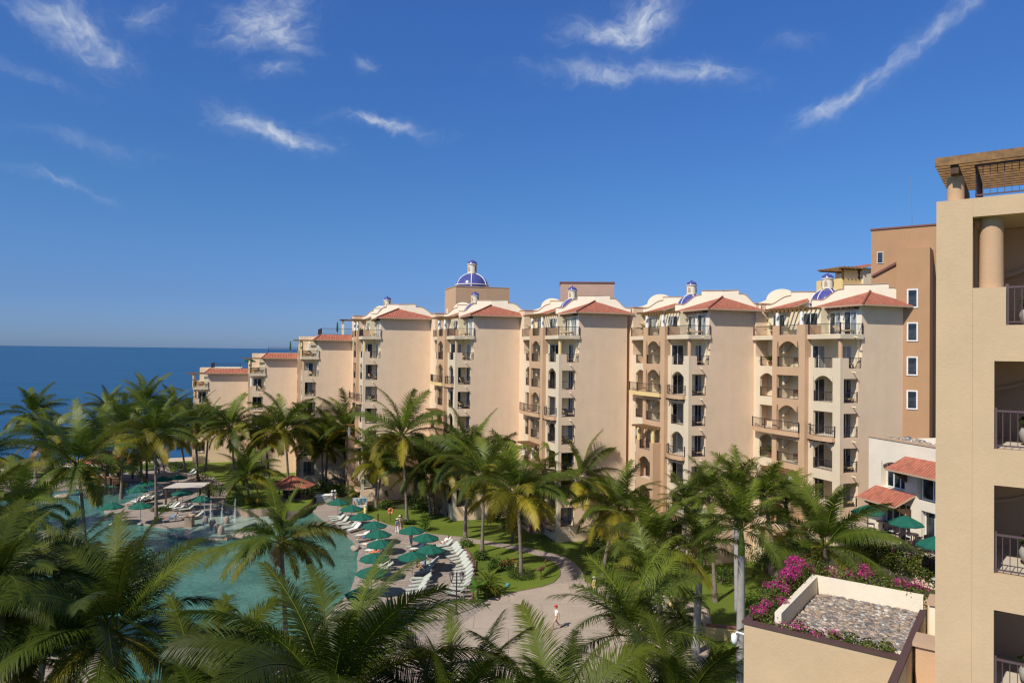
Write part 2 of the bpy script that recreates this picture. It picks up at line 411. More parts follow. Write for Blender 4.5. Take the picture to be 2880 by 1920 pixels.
MESH = {}
def rail_path(mb, pts, h=.95, m=None, post=True):
    m = m or M['iron']
    for a, b in zip(pts, pts[1:]):
        a = Vector(a); b = Vector(b); L = (b - a).length
        mb.bar(a + Vector((0, 0, h)), b + Vector((0, 0, h)), .06, .05, m); mb.bar(a + Vector((0, 0, .08)), b + Vector((0, 0, .08)), .035, .035, m)
        n = max(1, int(L / .15))
        for i in range(n + 1):
            p = a.lerp(b, i / n); mb.bar(p + Vector((0, 0, .06)), p + Vector((0, 0, h)), .018, .018, m)
    if post:
        for p in (pts[0], pts[-1]): mb.bar(Vector(p), Vector(p) + Vector((0, 0, h + .08)), .075, .075, m)
def rail_mesh(L):
    k = ('rail', round(L, 2))
    if k not in MESH:
        mb = MB(); rail_path(mb, [(0, 0, 0), (L, 0, 0)]); MESH[k] = mb.mesh('railing')
    return MESH[k]
def rail(parent, x, y, z, L, along):    # along 'x' or 'y'
    return link('railing', rail_mesh(L), parent, (x, y, z), 0 if along == 'x' else math.pi / 2)
def door(parent, x, y, z, w, h, rz, cur=0):
    """sliding door in the local xz plane facing -y"""
    cur = rng.choice((0, 0, 1, 1, 2, 3)); k = ('door', round(w, 2), round(h, 2))
    if k not in MESH:
        mb = MB(); f = M['frame']
        mb.box(-w / 2, w / 2, -.05, .03, h - .07, h, f)
        for xx in (-w / 2, -.035, w / 2 - .07): mb.box(xx, xx + .07, -.05, .03, 0, h - .07, f)
        MESH[k] = mb.mesh('sliding_door')
    kp = ('pane', round(w, 2), round(h, 2), cur)
    if kp not in MESH:
        mb = MB()
        mb.box(-w / 2 + .07, -.035, -.02, .0, .02, h - .07, M['curtain'] if cur in (2, 3) else M['glass_dark'])
        mb.box(.035, w / 2 - .07, -.02, .0, .02, h - .07, M['curtain'] if cur in (1, 3) else M['glass_dark'])
        MESH[kp] = mb.mesh('pane')
    d = link('sliding_door', MESH[k], parent, (x, y, z), rz); link('pane', MESH[kp], d); return d
def column(parent, x, y, z0, z1, r, mat):
    k = ('col', round(z1 - z0, 2), r, mat.name)
    if k not in MESH:
        mb = MB(); h = z1 - z0; mb.lathe([(r, 0), (r * 1.02, h * .3), (r * .97, h)], 16, mat); MESH[k] = mb.mesh('column')
    return link('column', MESH[k], parent, (x, y, z0))
def bowed(y0, y1, x, out, n=8):          # plan of a bowed balcony front, from y0 to y1
    pts = []
    for i in range(n + 1):
        s = i / n; pts.append((x - out * (.45 + .55 * math.sin(math.pi * s)), y0 + (y1 - y0) * s))
    return pts
def spout(parent, x, y, z):
    if 'spout' not in MESH:
        mb = MB(); mb.tube([(0, .05, 0), (0, -.42, -.04)], .05, 8, M['inner']); MESH['spout'] = mb.mesh('drain_spout')
    link('drain_spout', MESH['spout'], parent, (x, y, z))

def sprof(s0, z0, s1, z1, n=8):          # an S curve of a scalloped gable
    return [(s0 + (s1 - s0) * i / n, z0 + (z1 - z0) * (.5 - .5 * math.cos(math.pi * i / n))) for i in range(n + 1)]
def wall_run(mb, a, b, prof, zb, th, m, cop):
    """vertical wall from plan point a to b whose top follows prof [(s 0..1, z)]; coping on top"""
    a = Vector((*a, 0)); b = Vector((*b, 0)); d = (b - a); nrm = Vector((d.y, -d.x, 0)).normalized() * th
    for (s0, z0), (s1, z1) in zip(prof, prof[1:]):
        p, q = a + d * s0, a + d * s1
        if abs(s1 - s0) < 1e-5: continue
        def V(o, z): return (o.x, o.y, z)
        mb.hexa([V(p, zb), V(q, zb), V(q - nrm, zb), V(p - nrm, zb), V(p, z0), V(q, z1), V(q - nrm, z1), V(p - nrm, z0)], m)
        e = nrm * .25
        mb.hexa([V(p + e, z0 + .002), V(q + e, z1 + .002), V(q - nrm - e, z1 + .002), V(p - nrm - e, z0 + .002), V(p + e, z0 + .07), V(q + e, z1 + .07), V(q - nrm - e, z1 + .07), V(p - nrm - e, z0 + .07)], cop)

def col_mul(c, k): return tuple(x * k for x in c)
def dome(parent, x, y, z, r, hgt, lr, lh):
    mb = MB(); n = 10
    mb.lathe([(r * math.cos(math.pi / 2 * i / n), hgt * math.sin(math.pi / 2 * i / n)) for i in range(n + 1)], 32, M['blue'])
    d = mb.obj('dome', parent, (x, y, z))
    mb = MB()
    for k in range(6):
        a = k * math.pi / 3 + .2
        pts = [((r * math.cos(math.pi / 2 * i / n) + .01) * math.cos(a), (r * math.cos(math.pi / 2 * i / n) + .01) * math.sin(a), hgt * math.sin(math.pi / 2 * i / n) + .01) for i in range(n + 1)]
        mb.tube(pts, r * .028, 5, M['white'])
    mb.lathe([(r * 1.0, hgt * .17), (r * 1.03, hgt * .17), (r * 1.03, hgt * .22), (r * .985, hgt * .22)], 32, M['white'])
    mb.obj('dome_rib', d)
    mb = MB(); mb.lathe([(lr, 0), (lr, lh), (lr * 1.15, lh), (lr * 1.15, lh * 1.1), (lr, lh * 1.1)], 20, M['ivory'], smooth=False)
    for k in range(4):
        a = k * math.pi / 2 - 1.05; c, s = math.cos(a), math.sin(a); u = Vector((-s, c, 0)); o = Vector((c, s, 0)) * lr * .985
        wd = lr * .26
        for j in range(2):
            mb.face([tuple(o + u * e * wd + Vector((c, s, 0)) * .03 + Vector((0, 0, zz))) for e, zz in ((-1, lh * .22), (1, lh * .22), (1, lh * .68), (.5, lh * .82), (-.5, lh * .82), (-1, lh * .68))], M['coping']); break
    l = mb.obj('lantern', d, (0, 0, hgt * .985))
    mb = MB(); mb.lathe([(lr * 1.08 * math.cos(math.pi / 2 * i / 6), lr * .85 * math.sin(math.pi / 2 * i / 6)) for i in range(7)], 20, M['blue']); mb.lathe([(.06, 0), (.09, .08), (.0, .2)], 8, M['blue'], (0, 0, lr * .84))
    mb.obj('lantern_cap', d, (0, 0, hgt * .985 + lh * 1.1))
    return d

BLOCKS = []
def hipslope(mb, pts, eave_dir, m, th=.14):
    """a tiled roof plane with thickness: pts in order, uv along eave_dir / up the slope"""
    P = [Vector(p) for p in pts]; e = Vector(eave_dir).normalized(); nrm = (P[1] - P[0]).cross(P[2] - P[0]).normalized()
    if nrm.z < 0: nrm = -nrm
    up = nrm.cross(e)
    if up.z < 0: up = -up
    mb.face(P, m, [((p - P[0]).dot(e), (p - P[0]).dot(up)) for p in P])
    Q = [p - Vector((0, 0, th)) for p in P]
    mb.face(Q[::-1], M['beam'])
    for i in range(len(P)):
        j = (i + 1) % len(P); mb.face([P[i], Q[i], Q[j], P[j]], M['coping'])

def make_block(bi, var, cx, Y, ztop, kmax, label):
    terr = var == 'T'
    o = PY(cx, 940, Y)
    XE = 8.0 + (0.0, 2.2, .9, 2.6, 1.8, .6, .2, 0)[bi]
    if bi == 0: XE = 10.2
    root = empty('hotel_block', (o.x, o.y, 0), R(19), label, 'hotel block', 'stepped blocks of the hotel')
    Z = lambda k: ztop - FH * k
    BLOCKS.append((root, Z, var))
    zbase = -.05; zt = Z(0) + 2.62
    # ---- body of the block
    mb = MB(); W = M['wall']; C = M['cream']; T = M['tan']; I = M['inner']
    mb.box(2.45, XE, 0, 3.9, zbase, zt, W)
    mb.box(1.4, 8.0, 3.9, 8.3, zbase, zt - .02, I); mb.box(1.5, 8.0, 8.3, 11.6, zbase, zt - .04, I)
    mb.box(0.0, 8.0, 11.6, 14.5, zbase, zt + .75, W)
    mb.box(2.2, 2.448, .25, 3.9, zbase, Z(0) - .02, I)
    # partitions between the three stacks of balconies
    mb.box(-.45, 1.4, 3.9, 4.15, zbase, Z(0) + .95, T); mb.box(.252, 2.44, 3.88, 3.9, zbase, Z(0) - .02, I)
    mb.box(0.02, 1.5, 8.25, 8.45, zbase, Z(0) + .95, I)
    mb.obj('wall', root)
    # ---- corner stack (cream face along y, plain face along x)
    opsL, opsR = [], []
    for k in range(2, kmax + 1):
        arch = (k % 2 == 0)
        opsL.append((.9, 3.3, Z(k) + .02, Z(k) + (2.42 if arch else 2.25), .55 if arch else 0)); opsR.append((.4, 2.05, Z(k) + .02, Z(k) + 2.2, 0))
    mb = MB()
    panel(mb, 'y', 0, .25, .0, 3.9, zbase, Z(1) + .95, opsL + [(.95, 3.2, Z(1) + .03, Z(1) + .96, 0)], C)
    mb.obj('facade', root)
    mb = MB()
    panel(mb, 'x', .001, .249, .25, 2.45, zbase, Z(1) + .95, opsR + [(.95, 2.45, Z(1) + .03, Z(1) + .96, 0)], W)
    mb.obj('facade', root)
    def slabs(x0, x1, y0, y1, ks):
        for k in ks: s_ = MB(); s_.box(x0, x1, y0, y1, Z(k) - .25, Z(k), M['floor']); s_.obj('balcony_slab', root)
    slabs(.25, 2.2, .25, 3.88, range(1, kmax + 1))
    mb = MB(); mb.box(-.18, 2.46, -.18, 3.9, Z(0) - .42, Z(0), C); mb.obj('balcony_slab', root)
    column(root, .22, .22, Z(1) + .95, Z(0) - .42, .2, (M['tan'], M['white'], M['tan'], M['yellow'], M['tan'], M['yellow'], M['tan'], M['tan'])[bi])
    rail(root, -.08, -.06, Z(0), 3.9, 'y'); rail(root, -.08, -.08, Z(0), 2.5, 'x')
    for k in range(1, kmax + 1):
        rail(root, .95, .1, Z(k), 1.48, 'x') if k == 1 else rail(root, .42, .1, Z(k), 1.6, 'x')
        if not (k >= 2 and ((var in 'PT' and k % 2 == 1) or (var == 'Q' and k % 2 == 0))): rail(root, .1, .92, Z(k), 2.36, 'y')
        else:
            pl = bowed(.55, 3.65, 0.0, .75)
            mb = MB(); mb.prism([(p[0], p[1]) for p in pl] + [(-.002, 3.65), (-.002, .55)], Z(k) - .38, Z(k), M['yellow'] if (bi + k) % 2 else M['tan']); mb.obj('balcony_slab', root)
            mb = MB(); rail_path(mb, [(-.04, .58, Z(k))] + [(p[0] + .07, p[1] * .985 + .02, Z(k)) for p in pl] + [(-.04, 3.62, Z(k))]); mb.obj('railing', root)
            if 'brk' not in MESH: mb = MB(); mb.box(-.6, -.002, -.09, .09, -.56, -.381, M['beam']); MESH['brk'] = mb.mesh('bracket')
            for yy in (.9, 1.7, 2.5, 3.3): link('bracket', MESH['brk'], root, (0, yy, Z(k)))
        door(root, 2.19, 1.55, Z(k), 1.25, 2.1, -math.pi / 2, k % 3 == 0); door(root, 1.1, 3.87, Z(k), 1.5, 2.1, 0, k % 2)
        spout(root, 1.4, 0, Z(k) - .3)
    spout(root, 1.4, -.18, Z(0) - .25)
    # top storey of the corner stack
    mb = MB(); mb.box(2.40, 2.449, .0, 3.9, Z(0), zt - .03, M['ivory']); mb.obj('facade', root)
    door(root, 2.38, 1.25, Z(0), 1.5, 2.15, -math.pi / 2, 1); door(root, 2.38, 3.1, Z(0), 1.4, 2.15, -math.pi / 2, 0)
    door(root, 1.37, 5.2, Z(0), 1.9, 2.15, -math.pi / 2, 1)
    # ---- middle stack (tan, stands forward)
    pk = 5 if var == 'P' else 4
    ops = []
    for k in range(1, kmax + 1):
        arch = (k % 2 == 1) if var in 'PT' else (k in (1, 2))
        ops.append((4.75, 7.8, Z(k) + .02, Z(k) + (2.5 if arch else 2.3), .6 if arch else 0))
    ops.append((5.0, 7.5, Z(0) + .03, Z(0) + .96, 0))
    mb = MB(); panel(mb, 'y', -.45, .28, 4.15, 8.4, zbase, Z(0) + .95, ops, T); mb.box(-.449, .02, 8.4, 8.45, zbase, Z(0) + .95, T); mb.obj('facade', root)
    slabs(-.17, 1.4, 4.15, 8.25, range(0, kmax + 1))
    for k in range(1, kmax + 1):
        # curved screen wall inside each balcony
        key = ('screen',)
        if key not in MESH:
            s = MB(); pr = [(0, 2.84), (0, 1.35)] + [(.0 + 1.25 * (i / 8), 1.35 + .95 * (.5 - .5 * math.cos(math.pi * i / 8))) for i in range(1, 9)] + [(1.25, 2.84)]
            s.vprism(pr, 'y', -.09, .09, M['inner'])
            for (p, q) in zip(pr[1:10], pr[2:10]): s.hexa([(p[0], -.12, p[1] - .07), (q[0], -.12, q[1] - .07), (q[0], .12, q[1] - .07), (p[0], .12, p[1] - .07), (p[0], -.12, p[1]), (q[0], -.12, q[1]), (q[0], .12, q[1]), (p[0], .12, p[1])], M['coping'])
            MESH[key] = s.mesh('screen_wall')
        link('screen_wall', MESH[key], root, (.12, 7.55, Z(k)))
        door(root, 1.37, 5.35, Z(k), 1.5, 2.1, -math.pi / 2, (k + 1) % 2)
        if not (k == (3 if var == 'P' else 2)): rail(root, -.32, 4.8, Z(k), 2.95, 'y')
    rail(root, -.3, 5.02, Z(0), 2.46, 'y')
    if not terr:
        for yy in (4.6, 7.95): column(root, -.24, yy, Z(0) + .95, Z(0) + 2.22, .2, M['white'])
        mb = MB()
        mb.box(-.34, -.14, 3.8, 8.7, Z(0) + 2.22, Z(0) + 2.42, M['slat'])
        for i in range(9): mb.box(-1.25, 1.39, 3.85 + i * .58, 3.97 + i * .58, Z(0) + 2.421, Z(0) + 2.6, M['slat'])
        mb.obj('pergola', root)
    else:
        for yy in (.6, 4.3): column(root, -.1 if yy < 1 else -.25, yy, Z(0) + .95 if yy > 1 else Z(0), Z(0) + 2.3, .2, M['yellow'])
        mb = MB(); mb.box(-.25, -.05, -.3, 5.2, Z(0) + 2.3, Z(0) + 2.48, M['slat'])
        for i in range(9): mb.box(-1.3, 2.39, -.2 + i * .6, -.08 + i * .6, Z(0) + 2.481, Z(0) + 2.64, M['slat'])
        mb.obj('pergola', root)
    # balcony that runs along middle and outer stacks
    if not terr:
        k = 3 if var == 'P' else 2
        pl = bowed(4.5, 11.2, -.452, .55, 12)
        mb = MB(); mb.prism([(p[0], p[1]) for p in pl] + [(-.02, 11.2), (-.02, 8.46), (-.452, 8.46), (-.452, 4.5)], Z(k) - .4, Z(k), M['yellow'] if var == 'Q' else M['tan']); mb.obj('balcony_slab', root)
        mb = MB(); rail_path(mb, [(p[0] + .07, p[1], Z(k)) for p in pl]); rail_path(mb, [(pl[8][0] + .07, pl[8][1], Z(k)), (pl[8][0] + .08, pl[8][1], Z(k))]); mb.obj('railing', root)
        # lower bay with columns and a short pergola
        zz = Z(pk) + .95
        mb = MB(); panel(mb, 'y', -1.4, .25, 4.5, 8.2, zbase, zz, [(5.1, 7.6, Z(j) + .02, Z(j) + 2.4, .55) for j in range(pk + 1, kmax + 1)] + [(5.2, 7.5, Z(pk) + .03, zz + .01, 0)], T)
        mb.box(-1.15, -.452, 4.5, 4.75, zbase, zz, T); mb.box(-1.15, -.452, 7.95, 8.2, zbase, zz, T)
        for j in range(pk, kmax + 1): mb.box(-1.15, -.452, 4.75, 7.95, Z(j) - .25, Z(j), M['floor'])
        mb.box(-1.48, -1.402, 4.4, 5.0, zbase, 2.6, M['maroon']); mb.box(-1.48, -1.402, 7.7, 8.3, zbase, 2.6, M['maroon'])
        mb.obj('facade', root)
        rail(root, -1.28, 5.22, Z(pk), 2.26, 'y')
        for yy in (4.85, 7.85): column(root, -1.22, yy, zz, Z(pk) + 2.25, .22, M['yellow'] if var == 'Q' else M['white'])
        mb = MB()
        for i in range(6): mb.box(-2.0, -.46, 4.6 + i * .66, 4.8 + i * .66, Z(pk) + 2.42, Z(pk) + 2.62, M['slat'])
        mb.box(-1.34, -1.14, 4.3, 8.4, Z(pk) + 2.25, Z(pk) + 2.419, M['slat']); mb.obj('pergola', root)
    # ---- outer stack
    ops = []
    for k in range(1, kmax + 1):
        arch = k % 2 == 0 and k > 1
        ops.append((8.75, 10.9, Z(k) + .02, Z(k) + (2.4 if arch else 2.25), .5 if arch else 0))
    mb = MB(); opk = [q for q in ops[1:]]
    panel(mb, 'y', 0, .25, 8.45, 11.6, zbase, Z(1) + .95, opk + [(8.75, 10.9, Z(1) + .03, Z(1) + .96, 0)], C); mb.obj('facade', root)
    slabs(.25, 1.5, 8.45, 11.6, range(1, kmax + 1))
    mb = MB(); mb.box(-.3, 1.5, 8.46, 11.75, Z(0) - .42, Z(0), C); mb.obj('balcony_slab', root)
    rail(root, -.2, 8.6, Z(0), 3.05, 'y')
    for k in range(1, kmax + 1):
        if terr or k != (3 if var == 'P' else 2): rail(root, .1, 8.78, Z(k), 2.1, 'y')
    door(root, 1.47, 9.8, Z(0), 1.8, 2.15, -math.pi / 2, 0)
    # ---- roof
    ze = zt + .06
    if not terr:
        A, L_, Rr, P = Vector((1.75, -.75, ze)), Vector((1.75, 5.7, ze)), Vector((XE + .55, -.75, ze)), Vector((5.3, 1.9, ze + 1.45))
        mb = MB(); hipslope(mb, [A, P, L_], (0, 1, 0), M['tile']); hipslope(mb, [A, Rr, P], (1, 0, 0), M['tile'])
        mb.tube([A + Vector((0, 0, .03)), P + Vector((0, 0, .06))], .1, 6, M['tile'])
        A2, L2, P2 = Vector((.95, 7.9, ze)), Vector((.95, 12.0, ze)), Vector((3.6, 8.2, ze + 1.15))
        hipslope(mb, [A2, P2, L2], (0, 1, 0), M['tile']); hipslope(mb, [A2, Vector((3.6, 7.9, ze + .9)), P2], (1, 0, 0), M['tile'])
        rf = mb.obj('roof', root, fix=False)
        mb = MB()
        for i in range(7): mb.box(1.55, 2.44, .35 + i * .62, .5 + i * .62, zt - .32, zt - .12, M['beam'])
        mb.obj('roof_beam', root)
        z0 = ze
        mb = MB()
        wall_run(mb, (L_.x + .1, L_.y - .1), (P.x, P.y), [(0, z0 + .75), (.14, z0 + .75)] + sprof(.14, z0 + .7, .5, z0 + 1.7) + [(.56, z0 + 1.72), (.5601, z0 + 2.15), (1, z0 + 2.1)], zt - .1, .25, M['ivory'], M['coping']); mb.obj('parapet', root); mb = MB()
        wall_run(mb, (P.x, P.y), (Rr.x - .3, Rr.y + .4), [(0, z0 + 2.1), (.42, z0 + 2.15), (.4201, z0 + 1.75), (.52, z0 + 1.75)] + sprof(.52, z0 + 1.75, .9, z0 + .62) + [(1, z0 + .6)], zt - .1, .25, M['ivory'], M['coping']); mb.obj('parapet', root); mb = MB()
        wall_run(mb, (L2.x + .1, L2.y - .05), (P2.x, P2.y), [(0, z0 + .6), (.15, z0 + .6)] + sprof(.15, z0 + .6, .6, z0 + 1.45) + [(.65, z0 + 1.5), (.6501, z0 + 1.85), (1, z0 + 1.8)], zt - .1, .25, M['ivory'], M['coping']); mb.obj('parapet', root); mb = MB()
        wall_run(mb, (P2.x, P2.y), (5.6, 6.2), [(0, z0 + 1.8), (1, z0 + 1.75)], zt - .1, .25, M['ivory'], M['coping'])
        mb.obj('parapet', root)
        dome(root, 4.3, 6.2, ze + .25, 1.65, 1.75, .53, .95)
        # rounded gable on the rear part
        mb = MB(); pr = [(-2.6, 0), (2.6, 0), (2.6, .35)] + [(2.6 - 1.0 * i / 6, .35 + .3 * (i / 6) ** 2) for i in range(1, 7)] + [(1.55 * math.cos(math.pi * i / 14), .62 + 1.2 * math.sin(math.pi * i / 14)) for i in range(15)] + [(-2.6 + 1.0 * (6 - i) / 6, .35 + .3 * ((6 - i) / 6) ** 2) for i in range(7)]
        mb.vprism(pr, 'y', -.14, .14, M['ivory']); mb.obj('gable', root, (4.4, 13.0, zt + .752), -.75)
        mb = MB(); mb.box(-.06, 8.06, 11.54, 14.56, zt + .751, zt + .84, M['coping']); mb.obj('coping', root)
    else:
        mb = MB(); e = .85
        A, B_, L_ = Vector((1.75, -.7, ze)), Vector((XE + .05, -.7, ze)), Vector((1.75, 9.0, ze))
        A1, B1, L1 = Vector((2.75, .35, ze + e)), Vector((XE + .05, .35, ze + e)), Vector((2.75, 9.0, ze + e))
        hipslope(mb, [A, B_, B1, A1], (1, 0, 0), M['tile']); hipslope(mb, [A, A1, L1, L_], (0, 1, 0), M['tile'])
        mb.tube([A, A1], .1, 6, M['tile']); mb.obj('roof', root, fix=False)
        mb = MB(); mb.box(2.8, 8.0, .4, 14.0, zt, ze + e - .03, M['inner']); mb.obj('roof_terrace', root)
        mb = MB(); rail_path(mb, [(2.9, 9, ze + e - .03), (2.9, .5, ze + e - .03), (8.0, .5, ze + e - .03)], 1.0); mb.obj('railing', root)
    return root

SPEC = [('T', 548, 132.5, 14.1, 4, 'lowest hotel block, standing last in the row by the sea'),
        ('T', 706, 121.5, 17.2, 5, 'second lowest hotel block, with roof terrace and closed green umbrella'),
        ('T', 852, 111, 20.3, 6, 'hotel block with roof terrace against the first block with a blue dome'),
        ('P', 1022, 100.5, 23.4, 7, 'hotel block with blue dome next to the stepped roof terraces'),
        ('Q', 1281, 90, 23.4, 7, 'hotel block with blue dome before the big domed tower'),
        ('P', 1573, 80.3, 23.4, 7, 'hotel block with blue dome before the plain rose penthouse'),
        ('Q', 1938, 71.7, 23.4, 7, 'hotel block with blue dome behind the plaza royal palms'),
        ('P', 2364, 63.1, 23.4, 7, 'hotel block with blue dome joined to the ochre stair tower')]
for i, a in enumerate(SPEC): make_block(i, *a)

# ---------------------------------------------------------------- domed tower and penthouse behind the row
p = PY(1281, 900, 108)
t_ = empty('domed_tower', (p.x, p.y, 0), R(19), 'tan square tower with a big blue tiled dome', 'tower')
mb = MB(); mb.box(0, 8.6, 0, 7, 0, 31.3, M['tan']); mb.box(4.55, 8.605, -.03, -.002, 20, 31.25, M['tan']); mb.obj('wall', t_)
mb = MB(); mb.box(-.06, 8.66, -.06, 7.06, 31.301, 31.42, M['coping']); mb.obj('coping', t_)
mb = MB(); mb.box(-.04, -.002, 4.9, 5.7, 26.2, 28.2, M['ivory']); mb.obj('door', t_)
dome(t_, 3.5, 3.4, 31.42, 2.65, 2.35, .72, 1.35)
p = PY(1575, 900, 98)
t_ = empty('roof_penthouse', (p.x, p.y, 0), R(-4), 'plain rose windowless penthouse rising behind the domed blocks', 'building')
mb = MB(); mb.box(0, 7.4, 0, 5, 0, 31.0, M['rose']); mb.obj('wall', t_)
mb = MB(); mb.box(-.1, 7.5, -.1, 5.1, 31.001, 31.2, M['maroon']); mb.obj('coping', t_)
p = PY(1238, 900, 112)
t_ = empty('tiled_annex', (p.x - 3.2, p.y, 0), R(19), 'small building with red tiled shed roof beside the domed tower', 'building')
mb = MB(); mb.box(0, 6, 0, 5, 0, 25.6, M['wall']); mb.obj('wall', t_)
mb = MB(); hipslope(mb, [(-.3, -.4, 25.6), (6, -.4, 25.6), (6, 3, 27.2), (-.3, 3, 27.2)], (1, 0, 0), M['tile']); mb.obj('roof', t_, fix=False)

# ---------------------------------------------------------------- ochre stair tower
def along(o, a, s): return (o[0] + math.sin(R(a)) * s, o[1] + math.cos(R(a)) * s)
t_ = empty('stair_tower', (36.7, 65.0, 0), R(-36.2), 'ochre stair tower with white framed windows in a column', 'tower')
O_ = M['orange']
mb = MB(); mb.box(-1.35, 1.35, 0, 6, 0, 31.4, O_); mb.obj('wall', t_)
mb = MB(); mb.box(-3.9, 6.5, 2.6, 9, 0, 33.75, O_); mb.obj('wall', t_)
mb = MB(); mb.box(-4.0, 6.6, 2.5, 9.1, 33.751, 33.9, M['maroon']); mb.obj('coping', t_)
def window(parent, x, y, z, w, h, fw=.12, rz=0.0, mat=None, n=1):
    mb = MB(); f = mat or M['frame']
    mb.box(-w / 2, w / 2, -.07, .02, h - fw, h, f); mb.box(-w / 2, w / 2, -.07, .02, 0, fw, f)
    for i in range(n + 1):
        xx = -w / 2 + (w - fw) * i / n; mb.box(xx, xx + fw, -.07, .02, fw, h - fw, f)
    o = mb.obj('window', parent, (x, y, z), rz)
    mb = MB(); mb.box(-w / 2 + fw * .5, w / 2 - fw * .5, -.03, .0, fw * .5, h - fw * .5, M['glass_dark']); mb.obj('pane', o)
    return o
for py in (812, 906, 1002, 1097):
    q = PY(2572, py + 54, 65); window(t_, -.02, -.005, q.z, .9, 1.75)
q = PY(2472, 742, 69.3); window(t_, -3.1, 2.59, q.z + .0, .55, 1.1, .05)
mb = MB(); mb.box(-3.4, -1.36, 1.2, 2.598, 25, 29.0, O_); mb.hexa([(-3.6, 1.0, 29.0), (-1.36, 1.0, 30.2), (-1.36, 2.598, 30.2), (-3.6, 2.598, 29.0), (-3.6, 1.0, 29.2), (-1.36, 1.0, 30.45), (-1.36, 2.598, 30.45), (-3.6, 2.598, 29.2)], M['maroon'])
mb.hexa([(-3.39, 1.2, 29.0), (-1.37, 1.2, 29.0), (-1.37, 2.59, 29.0), (-3.39, 2.59, 29.0), (-3.39, 1.2, 29.1), (-1.37, 1.2, 30.18), (-1.37, 2.59, 30.18), (-3.39, 2.59, 29.1)], O_)
mb.obj('lean_to', t_)
mb = MB(); mb.tube([(0, 0, 0), (-.05, 0, 1.6), (-.12, 0, 5.0)], [.05, .04, .015], 6, M['metal'])
q = PY(2541, 634, 70); mb.obj('antenna', t_, (-.5, 3.4, 33.9))
# cream penthouse between the last domed block and the tower
p = PY(2428, 790, 76)
t_ = empty('tower_annex', (p.x, p.y, 0), R(19), 'cream rooftop annex with red tiled lean-to roof against the stair tower', 'building')
mb = MB(); mb.box(0, 3.0, 0, 4, 20, 30.9, M['ivory']); mb.box(-2.6, -.002, .2, 4, 20, 29.7, M['yellow']); mb.obj('wall', t_)
mb = MB(); hipslope(mb, [(-.7, -.3, 30.85), (3.0, -.3, 31.7), (3.0, 4, 31.7), (-.7, 4, 30.85)], (0, 1, 0), M['tile']); mb.obj('roof', t_, fix=False)
mb = MB()
for i in range(6): mb.box(-2.9 + i * .5, -2.78 + i * .5, -.4, 3.6, 30.75, 30.9, M['slat'])
for yy in (.1, 2.9): mb.box(-3.1, -.1, yy, yy + .14, 30.6, 30.749, M['beam'])
for xx in (-2.7, -.5): mb.box(xx, xx + .16, .1, .26, 29.7, 30.599, M['beam'])
mb.obj('pergola', t_)
# rooftop pergolas on the terraces of the stepped blocks
q = PY(965, 905, 116)
t_ = empty('rooftop_pergola', (q.x, q.y, 23.8), R(19), 'small dark pergola standing on the highest stepped roof terrace', 'pergola')
for xx in (0, 2.6):
    for yy in (0, 2): mb = MB(); mb.box(xx, xx + .18, yy, yy + .18, 0, 2.3, M['inner']); mb.obj('post', t_)
mb = MB()
for i in range(6): mb.box(-.4, 3.2, -.3 + i * .5, -.18 + i * .5, 2.46, 2.6, M['beam'])
for xx in (0, 2.6): mb.box(xx, xx + .16, -.5, 2.6, 2.3, 2.459, M['beam'])
mb.obj('roof_slats', t_)

# ---------------------------------------------------------------- wing close to the camera
t_ = empty('hotel_wing', (11.08, 18.54, 0), R(-36.2), 'tall beige hotel wing with open balconies, closest to the viewer', 'hotel wing')
FL = [22.3 - FH * i for i in range(8)]
W = M['wing']
mb = MB()
ops = [(1.26, 5.6, z + .0, z + 2.2, 0) for z in FL[1:]]
panel(mb, 'x', 0.0, .3, .8, 7, 0, 22.3, ops, W); mb.box(.8, 1.5, 0, .3, 22.3, 23.25, W)
mb.box(0, .798, -.02, 9, 0, 25.54, W)
mb.box(.8, 7, 3.3, 9, 0, 25.0, M['tan'])
mb.obj('wall', t_)
mb = MB(); mb.box(.8, 7, -.03, 9, 25.06, 25.54, W)
for z in FL: mb.box(.8, 7, .3, 3.3, z - .3, z, M['floor'])
mb.obj('floor_slab', t_)
column(t_, 1.18, .45, 22.3, 25.06, .265, M['tan']); column(t_, .4, .35, 25.54, 26.2, .2, M['tan'])
for j, z in enumerate(FL[:5]):
    mb = MB(); rail_path(mb, [(1.52 if j == 0 else 1.28, .14, z), (5.6, .14, z)], .95, M['bronze']); mb.obj('railing', t_)
    mb = MB(); pr = [(2.0 + 0, 2.19)] + [(.8 + .0, 1.45)] + [(.8 + 1.8 * i / 10, 1.42 + .06 * math.sin(i / 10 * 3.1) + .75 * (i / 10) ** 2.2) for i in range(11)] + [(2.6, 2.19), (.8, 2.19)]
    pr = [(.8, 2.75), (.8, 1.45)] + [(.8 + 1.9 * i / 10, 1.45 + .85 * (i / 10) ** 2.4) for i in range(1, 11)] + [(2.7, 2.75)]
    mb.vprism([(a, b + z) for a, b in pr], 'y', 2.4, 2.52, M['tan'])
    mb.vprism([(a, b + z) for a, b in [(.8, 1.35)] + [(.8 + 1.9 * i / 10, 1.35 + .85 * (i / 10) ** 2.4) for i in range(1, 11)] + [(.8 + 1.9 * i / 10, 1.448 + .85 * (i / 10) ** 2.4) for i in range(10, -1, -1)]], 'y', 2.34, 2.58, M['coping'])
    mb.obj('screen_wall', t_)
    door(t_, 4.0, 3.28, z, 2.6, 2.1, 0)
mb = MB(); rail_path(mb, [(.86, 2.6, 25.54), (.86, .05, 25.54), (6.9, .05, 25.54)], .84, M['bronze']); mb.obj('railing', t_)
mb = MB(); pr = [(1.9, 25.54), (1.9, 26.6)] + [(1.9 + 1.6 * i / 10, 26.6 + .75 * (i / 10) ** 2.2) for i in range(1, 11)] + [(7, 27.35), (7, 25.54)]
mb.vprism(pr, 'y', 1.6, 1.85, M['ivory'])
